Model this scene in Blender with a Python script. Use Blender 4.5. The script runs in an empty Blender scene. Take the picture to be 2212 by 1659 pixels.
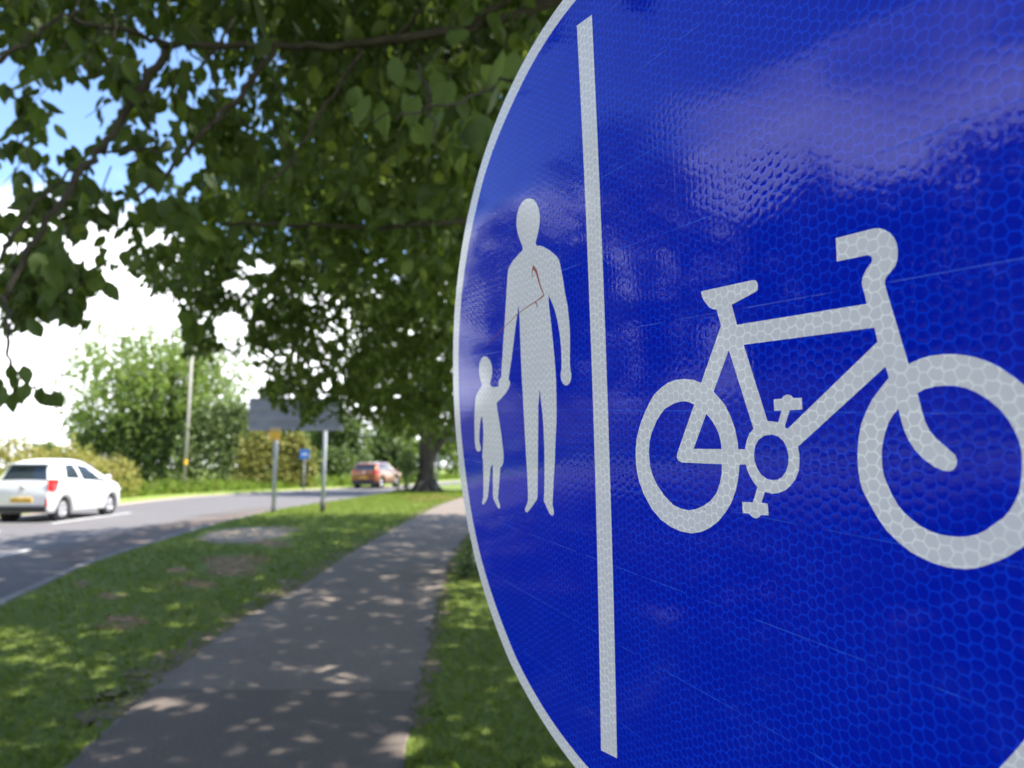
import bpy, bmesh, math, random
import numpy as np
from mathutils import Vector, Matrix
from mathutils.geometry import tessellate_polygon

# ---------------------------------------------------------------- camera, world, sun, exposure
S = bpy.context.scene
C = S.collection
FPX = 1481.0; W0, H0 = 2212.0, 1659.0
CAMZ = 1.27
PITCH = math.atan((1008 - H0/2)/FPX)
cam_d = bpy.data.cameras.new('camera'); cam = bpy.data.objects.new('camera', cam_d); C.objects.link(cam)
cam.location = (0, 0, CAMZ); cam.rotation_euler = (math.pi/2 + PITCH, 0, 0)
cam_d.sensor_width = 36; cam_d.lens = FPX/W0*36
cam_d.clip_start = 0.02; cam_d.clip_end = 2000
cam_d.dof.use_dof = True; cam_d.dof.focus_distance = 0.205; cam_d.dof.aperture_fstop = 18.0
S.camera = cam

SUN_EL, SUN_AZ = math.radians(57), math.radians(94)     # azimuth measured clockwise from +Y
world = bpy.data.worlds.new('World'); S.world = world; world.use_nodes = True
wn, wl = world.node_tree.nodes, world.node_tree.links
wn.clear()
wo = wn.new('ShaderNodeOutputWorld'); bg = wn.new('ShaderNodeBackground'); wl.new(bg.outputs[0], wo.inputs[0])
sky = wn.new('ShaderNodeTexSky'); sky.sky_type = 'NISHITA'; sky.sun_disc = False
sky.sun_elevation = SUN_EL; sky.sun_rotation = SUN_AZ; sky.air_density = 1.0; sky.dust_density = 0.15; sky.ozone_density = 3.2; sky.altitude = 800
bg.inputs[1].default_value = 0.15
# clouds: white mass low in the sky, broken cumulus above it
tc = wn.new('ShaderNodeTexCoord')
nz = wn.new('ShaderNodeTexNoise'); nz.inputs['Scale'].default_value = 1.7; nz.inputs['Detail'].default_value = 7; nz.inputs['Roughness'].default_value = 0.55
mp = wn.new('ShaderNodeMapping'); mp.inputs['Scale'].default_value = (1, 1, 2.2); mp.inputs['Location'].default_value = (0.35, 0.2, 0.1)
wl.new(tc.outputs['Generated'], mp.inputs[0]); wl.new(mp.outputs[0], nz.inputs['Vector'])
sx = wn.new('ShaderNodeSeparateXYZ'); wl.new(tc.outputs['Generated'], sx.inputs[0])
bias = wn.new('ShaderNodeMapRange'); wl.new(sx.outputs[2], bias.inputs[0])
bias.inputs[1].default_value = 0.19; bias.inputs[2].default_value = 0.33; bias.inputs[3].default_value = 0.36; bias.inputs[4].default_value = -0.12
ad = wn.new('ShaderNodeMath'); ad.operation = 'ADD'; wl.new(nz.outputs[0], ad.inputs[0]); wl.new(bias.outputs[0], ad.inputs[1])
wm = wn.new('ShaderNodeMapRange'); wl.new(sx.outputs[0], wm.inputs[0])      # more cloud towards the west (-X)
wm.inputs[1].default_value = -0.68; wm.inputs[2].default_value = -0.9; wm.inputs[3].default_value = 0; wm.inputs[4].default_value = 0.22
wz = wn.new('ShaderNodeMapRange'); wl.new(sx.outputs[2], wz.inputs[0]); wz.inputs[1].default_value = .40; wz.inputs[2].default_value = .47; wz.inputs[3].default_value = 1; wz.inputs[4].default_value = -.6
wx = wn.new('ShaderNodeMath'); wx.operation = 'MULTIPLY'; wl.new(wm.outputs[0], wx.inputs[0]); wl.new(wz.outputs[0], wx.inputs[1]); wm = wx
ad2 = wn.new('ShaderNodeMath'); ad2.operation = 'ADD'; wl.new(ad.outputs[0], ad2.inputs[0]); wl.new(wm.outputs[0], ad2.inputs[1]); ad = ad2
cm = wn.new('ShaderNodeMapRange'); cm.interpolation_type = 'SMOOTHSTEP'; wl.new(ad.outputs[0], cm.inputs[0])
cm.inputs[1].default_value = 0.50; cm.inputs[2].default_value = 0.68
nz2 = wn.new('ShaderNodeTexNoise'); nz2.inputs['Scale'].default_value = 5; nz2.inputs['Detail'].default_value = 6; wl.new(mp.outputs[0], nz2.inputs['Vector'])
cr = wn.new('ShaderNodeMapRange'); wl.new(nz2.outputs[0], cr.inputs[0]); cr.inputs[1].default_value = .35; cr.inputs[2].default_value = .65; cr.inputs[3].default_value = 6.0; cr.inputs[4].default_value = 9.4
ccol = wn.new('ShaderNodeVectorMath'); ccol.operation = 'SCALE'; ccol.inputs[0].default_value = (.97,.99,1.03); wl.new(cr.outputs[0], ccol.inputs['Scale'])
mx = wn.new('ShaderNodeMix'); mx.data_type = 'RGBA'; wl.new(cm.outputs[0], mx.inputs[0]); wl.new(sky.outputs[0], mx.inputs[6])
wl.new(ccol.outputs[0], mx.inputs[7])
wl.new(mx.outputs[2], bg.inputs[0])

sun_d = bpy.data.lights.new('sun', 'SUN'); sun = bpy.data.objects.new('sun', sun_d); C.objects.link(sun)
sun_d.energy = 4.8; sun_d.angle = math.radians(0.53); sun_d.color = (1.0, 0.955, 0.88)
sdir = Vector((math.sin(SUN_AZ)*math.cos(SUN_EL), math.cos(SUN_AZ)*math.cos(SUN_EL), math.sin(SUN_EL)))
sun.rotation_euler = sdir.to_track_quat('Z', 'Y').to_euler(); sun.location = (20, 0, 30)

S.view_settings.view_transform = 'Standard'; S.view_settings.look = 'None'
S.view_settings.exposure = 1.5; S.view_settings.gamma = 1; S.view_settings.use_curve_mapping = False
S.render.engine = 'CYCLES'
cy = S.cycles
cy.use_denoising = True; cy.max_bounces = 8; cy.diffuse_bounces = 3; cy.glossy_bounces = 3
cy.transmission_bounces = 4; cy.transparent_max_bounces = 6; cy.sample_clamp_indirect = 6
cy.caustics_reflective = False; cy.caustics_refractive = False

# ---------------------------------------------------------------- helpers
rng = np.random.default_rng(7); random.seed(7)
CR = np.array(Matrix.Rotation(math.pi/2 + PITCH, 3, 'X'))     # camera -> world rotation
CL = np.array([0, 0, CAMZ])
def P(px, py, d):                                             # photo point (2212 px wide) at depth d -> world
    v = np.array([(px - W0/2)/FPX*d, -(py - H0/2)/FPX*d, -d])
    return CR @ v + CL
def G(px, py, z=0.0):                                         # photo point -> ground point at height z
    v = CR @ np.array([(px - W0/2)/FPX, -(py - H0/2)/FPX, -1.0])
    k = (z - CAMZ)/v[2]; return CL + v*k
def proj(pts):
    v = (np.asarray(pts) - CL) @ CR
    return np.column_stack([W0/2 + FPX*v[:,0]/-v[:,2], H0/2 - FPX*v[:,1]/-v[:,2], -v[:,2]])

def tag(o, label=None, cat=None, group=None, kind=None):
    if label: o['label'] = label
    if cat: o['category'] = cat
    if group: o['group'] = group
    if kind: o['kind'] = kind
    return o
def link(name, me, mat=None, parent=None, smooth=False):
    o = bpy.data.objects.new(name, me); C.objects.link(o)
    if mat is not None:
        for m in (mat if isinstance(mat, (list, tuple)) else [mat]): me.materials.append(m)
    if parent is not None: o.parent = parent
    if smooth:
        me.polygons.foreach_set('use_smooth', [True]*len(me.polygons))
    return o
def mesh(name, V, F, mat=None, parent=None, smooth=False, idx=None):
    me = bpy.data.meshes.new(name); me.from_pydata([tuple(map(float, v)) for v in V], [], [tuple(map(int, f)) for f in F])
    o = link(name, me, mat, parent, smooth)
    if idx is not None: me.polygons.foreach_set('material_index', idx)
    me.update(); return o
def empty(name, loc=(0,0,0), rz=0):
    o = bpy.data.objects.new(name, None); C.objects.link(o); o.location = loc; o.rotation_euler = (0,0,rz); o.empty_display_size = .2
    return o
class MB:
    def __init__(s): s.V = []; s.F = []
    def add(s, V, F):
        n = len(s.V); s.V += [tuple(v) for v in V]; s.F += [tuple(i + n for i in f) for f in F]; return s
    def box(s, lo, hi, bev=0):
        bm = bmesh.new(); bmesh.ops.create_cube(bm, size=1)
        lo, hi = Vector(lo), Vector(hi)
        for v in bm.verts: v.co = Vector(((v.co.x+.5)*(hi.x-lo.x)+lo.x, (v.co.y+.5)*(hi.y-lo.y)+lo.y, (v.co.z+.5)*(hi.z-lo.z)+lo.z))
        if bev: bmesh.ops.bevel(bm, geom=bm.edges[:], offset=bev, segments=2, profile=.6, affect='EDGES')
        bm.verts.index_update()
        s.add([v.co[:] for v in bm.verts], [[v.index for v in f.verts] for f in bm.faces]); bm.free(); return s
    def tube(s, pts, r, n=10, cap=True):
        pts = [np.array(p, float) for p in pts]; r = r if hasattr(r, '__len__') else [r]*len(pts)
        base = len(s.V); prev = None
        for i, p in enumerate(pts):
            t = pts[min(i+1, len(pts)-1)] - pts[max(i-1, 0)]; t = t/(np.linalg.norm(t)+1e-9)
            if prev is None:
                a = np.cross(t, [0,0,1.0]);
                if np.linalg.norm(a) < .1: a = np.cross(t, [1.0,0,0])
            else: a = prev - t*np.dot(prev, t)
            a /= np.linalg.norm(a)+1e-9; prev = a; b = np.cross(t, a)
            for k in range(n):
                th = 2*math.pi*k/n; s.V.append(tuple(p + r[i]*(a*math.cos(th) + b*math.sin(th))))
        for i in range(len(pts)-1):
            for k in range(n):
                k2 = (k+1) % n; s.F.append((base+i*n+k, base+i*n+k2, base+(i+1)*n+k2, base+(i+1)*n+k))
        if cap:
            s.F.append(tuple(base+k for k in range(n))[::-1]); s.F.append(tuple(base+(len(pts)-1)*n+k for k in range(n)))
        return s
    def lathe(s, prof, c, axis='x', n=24):            # prof [(radius, along)]
        base = len(s.V)
        for rr, al in prof:
            for k in range(n):
                th = 2*math.pi*k/n; a, b = rr*math.cos(th), rr*math.sin(th)
                s.V.append((c[0]+al, c[1]+a, c[2]+b) if axis == 'x' else ((c[0]+a, c[1]+al, c[2]+b) if axis == 'y' else (c[0]+a, c[1]+b, c[2]+al)))
        for i in range(len(prof)-1):
            for k in range(n):
                k2 = (k+1) % n; s.F.append((base+i*n+k, base+i*n+k2, base+(i+1)*n+k2, base+(i+1)*n+k))
        return s
    def build(s, name, mat, parent=None, smooth=False): return mesh(name, s.V, s.F, mat, parent, smooth)
def smoothpath(pts, n=6):
    pts = [np.array(p, float) for p in pts]; out = []
    for i in range(len(pts)-1):
        p0, p1, p2, p3 = pts[max(i-1,0)], pts[i], pts[i+1], pts[min(i+2,len(pts)-1)]
        for k in range(n):
            t = k/n; out.append(.5*((2*p1)+(-p0+p2)*t+(2*p0-5*p1+4*p2-p3)*t*t+(-p0+3*p1-3*p2+p3)*t**3))
    out.append(pts[-1]); return out

# ---------------------------------------------------------------- materials
def new_mat(name):
    m = bpy.data.materials.new(name); m.use_nodes = True
    nt = m.node_tree; b = nt.nodes['Principled BSDF']; return m, nt, b
def simple(name, col, rough=.5, metal=0, coat=0, noise=0, nscale=8, bump=0, spec=None, emit=None):
    m, nt, b = new_mat(name)
    b.inputs['Base Color'].default_value = (*col, 1); b.inputs['Roughness'].default_value = rough; b.inputs['Metallic'].default_value = metal
    if spec is not None: b.inputs['Specular IOR Level'].default_value = spec
    if coat: b.inputs['Coat Weight'].default_value = coat; b.inputs['Coat Roughness'].default_value = .04
    if noise or bump:
        t = nt.nodes.new('ShaderNodeTexCoord'); n = nt.nodes.new('ShaderNodeTexNoise'); n.inputs['Scale'].default_value = nscale; n.inputs['Detail'].default_value = 6
        nt.links.new(t.outputs['Object'], n.inputs['Vector'])
        if noise:
            r = nt.nodes.new('ShaderNodeMapRange'); nt.links.new(n.outputs[0], r.inputs[0])
            r.inputs[1].default_value = .3; r.inputs[2].default_value = .7; r.inputs[3].default_value = 1-noise; r.inputs[4].default_value = 1+noise
            mm = nt.nodes.new('ShaderNodeVectorMath'); mm.operation = 'SCALE'; mm.inputs[0].default_value = col
            nt.links.new(r.outputs[0], mm.inputs['Scale']); nt.links.new(mm.outputs[0], b.inputs['Base Color'])
        if bump:
            bp = nt.nodes.new('ShaderNodeBump'); bp.inputs['Strength'].default_value = bump; bp.inputs['Distance'].default_value = .02
            nt.links.new(n.outputs[0], bp.inputs['Height']); nt.links.new(bp.outputs[0], b.inputs['Normal'])
    return m
def ramp_mat(name, stops, scale, detail=8, rough=.9, bump=.3, dist=.02, scale2=None, amt2=.3, coords='Object', spec=.3, rnoise=.6):
    """colour from a noise ramp, with a second, larger noise shifting it"""
    m, nt, b = new_mat(name); N, L = nt.nodes, nt.links
    t = N.new('ShaderNodeTexCoord'); n = N.new('ShaderNodeTexNoise'); n.inputs['Scale'].default_value = scale; n.inputs['Detail'].default_value = detail; n.inputs['Roughness'].default_value = rnoise
    L.new(t.outputs[coords], n.inputs['Vector']); src = n.outputs[0]
    if scale2:
        n2 = N.new('ShaderNodeTexNoise'); n2.inputs['Scale'].default_value = scale2; n2.inputs['Detail'].default_value = 4; L.new(t.outputs[coords], n2.inputs['Vector'])
        a = N.new('ShaderNodeMath'); a.operation = 'MULTIPLY_ADD'; L.new(n2.outputs[0], a.inputs[0]); a.inputs[1].default_value = amt2*2
        s = N.new('ShaderNodeMath'); s.operation = 'SUBTRACT'; L.new(n.outputs[0], s.inputs[0]); s.inputs[1].default_value = amt2
        L.new(s.outputs[0], a.inputs[2]); src = a.outputs[0]
    r = N.new('ShaderNodeValToRGB'); L.new(src, r.inputs[0]); e = r.color_ramp.elements
    while len(e) < len(stops): e.new(.5)
    for i, (p, c) in enumerate(stops): e[i].position = p; e[i].color = (*c, 1)
    L.new(r.outputs[0], b.inputs['Base Color']); b.inputs['Roughness'].default_value = rough; b.inputs['Specular IOR Level'].default_value = spec
    if bump:
        bp = N.new('ShaderNodeBump'); bp.inputs['Strength'].default_value = bump; bp.inputs['Distance'].default_value = dist
        L.new(n.outputs[0], bp.inputs['Height']); L.new(bp.outputs[0], b.inputs['Normal'])
    return m
def leaf_mat(name, stops, trans=.35, rough=.45, spec=.4, tcol=(.22,.34,.03)):
    m, nt, b = new_mat(name); N, L = nt.nodes, nt.links
    g = N.new('ShaderNodeNewGeometry'); r = N.new('ShaderNodeValToRGB'); L.new(g.outputs['Random Per Island'], r.inputs[0]); e = r.color_ramp.elements
    while len(e) < len(stops): e.new(.5)
    for i, (p, c) in enumerate(stops): e[i].position = p; e[i].color = (*c, 1)
    L.new(r.outputs[0], b.inputs['Base Color']); b.inputs['Roughness'].default_value = rough; b.inputs['Specular IOR Level'].default_value = spec
    tr = N.new('ShaderNodeBsdfTranslucent')
    mc = N.new('ShaderNodeMix'); mc.data_type = 'RGBA'; mc.inputs[0].default_value = .6; L.new(r.outputs[0], mc.inputs[6]); mc.inputs[7].default_value = (*tcol, 1)
    L.new(mc.outputs[2], tr.inputs[0])
    mxs = N.new('ShaderNodeMixShader'); mxs.inputs[0].default_value = trans
    L.new(b.outputs[0], mxs.inputs[1]); L.new(tr.outputs[0], mxs.inputs[2]); L.new(mxs.outputs[0], N['Material Output'].inputs[0])
    return m

M_bark = ramp_mat('bark', [(.3,(.022,.018,.014)),(.7,(.07,.06,.047))], 14, bump=.8, dist=.03)
M_barkgrey = ramp_mat('grey bark', [(.3,(.05,.045,.035)),(.7,(.16,.14,.11))], 10, bump=.8, dist=.03)
M_leaf_near = leaf_mat('leaves over the path', [(0,(.036,.056,.018)),(.4,(.052,.080,.024)),(.8,(.078,.115,.03)),(.93,(.11,.15,.03)),(1,(.18,.22,.03))], trans=.36, spec=.22, rough=.55)  # last yellow-green stops put the look of sunlit leaves into the colour
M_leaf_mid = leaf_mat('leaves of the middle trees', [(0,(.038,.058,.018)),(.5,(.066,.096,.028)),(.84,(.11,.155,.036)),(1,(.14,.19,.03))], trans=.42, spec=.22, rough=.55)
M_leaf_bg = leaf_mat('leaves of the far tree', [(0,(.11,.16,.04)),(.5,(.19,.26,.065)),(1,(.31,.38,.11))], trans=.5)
M_leaf_bgd = leaf_mat('dark leaves', [(0,(.045,.075,.025)),(.6,(.09,.135,.04)),(1,(.15,.20,.06))], trans=.35)
M_leaf_olive = leaf_mat('olive leaves', [(0,(.19,.20,.05)),(.5,(.27,.27,.07)),(1,(.35,.34,.09))], trans=.4, tcol=(.34,.34,.05))
M_leaf_hedge = leaf_mat('hedge leaves', [(0,(.16,.19,.035)),(.35,(.28,.31,.06)),(.6,(.36,.27,.09)),(.8,(.34,.38,.06)),(1,(.42,.25,.13))], trans=.4, tcol=(.4,.36,.06))
M_leaf_bank = leaf_mat('bank leaves', [(0,(.08,.12,.045)),(.6,(.15,.20,.075)),(1,(.25,.30,.13))], trans=.35)
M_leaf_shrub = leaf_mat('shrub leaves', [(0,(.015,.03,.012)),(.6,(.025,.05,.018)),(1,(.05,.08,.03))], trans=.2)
M_grass = leaf_mat('grass blades', [(0,(.12,.165,.024)),(.5,(.18,.235,.036)),(.9,(.235,.285,.045)),(1,(.32,.27,.10))], trans=.4, spec=.2, tcol=(.25,.4,.03))
M_tallgrass = leaf_mat('long grass blades', [(0,(.12,.20,.03)),(.5,(.18,.27,.045)),(.9,(.26,.33,.07)),(1,(.32,.24,.12))], trans=.4, spec=.2, tcol=(.35,.5,.06))
M_verge = ramp_mat('mown grass', [(.25,(.08,.112,.02)),(.5,(.125,.17,.03)),(.72,(.17,.21,.04)),(.9,(.21,.19,.08))], 26, scale2=.9, amt2=.22, bump=.9, dist=.03)
M_farverge = ramp_mat('far grass', [(.25,(.13,.18,.03)),(.6,(.23,.29,.06)),(.9,(.32,.30,.12))], 8, scale2=.5, bump=.9, dist=.05)
M_field = ramp_mat('field', [(.3,(.08,.12,.03)),(.7,(.16,.18,.06))], 2, scale2=.1)
M_path = ramp_mat('worn path tarmac', [(.3,(.132,.106,.085)),(.55,(.185,.152,.125)),(.8,(.255,.215,.18))], 60, scale2=1.1, amt2=.15, bump=.5, dist=.006)
M_road = ramp_mat('road tarmac', [(.3,(.105,.098,.098)),(.6,(.145,.135,.134)),(.85,(.19,.176,.172))], 40, scale2=.6, amt2=.12, bump=.4, dist=.006)
M_shoulder = ramp_mat('dark lay-by tarmac', [(.3,(.092,.080,.074)),(.6,(.13,.115,.104)),(.85,(.17,.153,.138))], 40, scale2=.6, amt2=.15, bump=.4, dist=.006)
M_soil = ramp_mat('bare soil', [(.3,(.13,.095,.065)),(.6,(.20,.155,.115)),(.85,(.30,.25,.19))], 22, scale2=2, bump=.9, dist=.03)
M_brown = ramp_mat('dry debris', [(.3,(.10,.075,.06)),(.6,(.15,.115,.095)),(.85,(.22,.18,.15))], 18, scale2=1.5, bump=.6, dist=.02)
M_kerb = ramp_mat('kerb concrete', [(.3,(.13,.12,.11)),(.7,(.26,.24,.22))], 20, scale2=1, bump=.4)
M_slab = ramp_mat('pale tarmac slab', [(.3,(.20,.15,.10)),(.7,(.33,.26,.19))], 9, scale2=2, bump=.4)
M_pathdark = ramp_mat('newer path tarmac', [(.3,(.092,.075,.062)),(.6,(.13,.106,.09)),(.85,(.185,.155,.132))], 70, scale2=1.3, amt2=.15, bump=.5, dist=.006)
M_edgepale = ramp_mat('pale dusty road edge', [(.3,(.30,.24,.20)),(.7,(.42,.35,.30))], 8)
M_line = ramp_mat('road paint', [(.3,(.45,.45,.44)),(.7,(.66,.66,.64))], 12, bump=.2)
M_steel = simple('galvanised steel', (.36,.38,.41), .6, .2, noise=.15, nscale=20)
M_boardback = simple('grey sign back', (.21,.22,.25), .6, .1, noise=.12, nscale=3)
M_wood = ramp_mat('weathered pole wood', [(.3,(.26,.235,.21)),(.7,(.38,.35,.32))], 9, bump=.4)
M_yellow = simple('yellow plate', (.75,.42,.03), .5, noise=.08)
M_blueplate = simple('blue sign face', (.02,.16,.55), .4, noise=.05)
M_whiteplate = simple('white sign marking', (.8,.8,.8), .4)
M_darkcollar = simple('dark collar', (.04,.04,.045), .6)

def ragged(m, scale=3.0, lo=.34, hi=.47):          # let the grass sheet below show through in patches
    nt = m.node_tree; N, L = nt.nodes, nt.links; out = N['Material Output']; src = out.inputs[0].links[0].from_socket
    t = N.new('ShaderNodeTexCoord'); n = N.new('ShaderNodeTexNoise'); n.inputs['Scale'].default_value = scale; n.inputs['Detail'].default_value = 8; n.inputs['Roughness'].default_value = .7
    L.new(t.outputs['Object'], n.inputs['Vector']); r = N.new('ShaderNodeMapRange'); L.new(n.outputs[0], r.inputs[0]); r.inputs[1].default_value = lo; r.inputs[2].default_value = hi
    tr = N.new('ShaderNodeBsdfTransparent'); mxs = N.new('ShaderNodeMixShader'); L.new(r.outputs[0], mxs.inputs[0]); L.new(tr.outputs[0], mxs.inputs[1]); L.new(src, mxs.inputs[2]); L.new(mxs.outputs[0], out.inputs[0])
    return m
M_barepatch = ragged(scale=7.0, lo=.38, hi=.60, m=ramp_mat('worn bare patch', [(.3,(.26,.135,.075)),(.6,(.40,.225,.13)),(.85,(.50,.33,.22))], 22, scale2=2, bump=.9, dist=.03))
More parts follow.
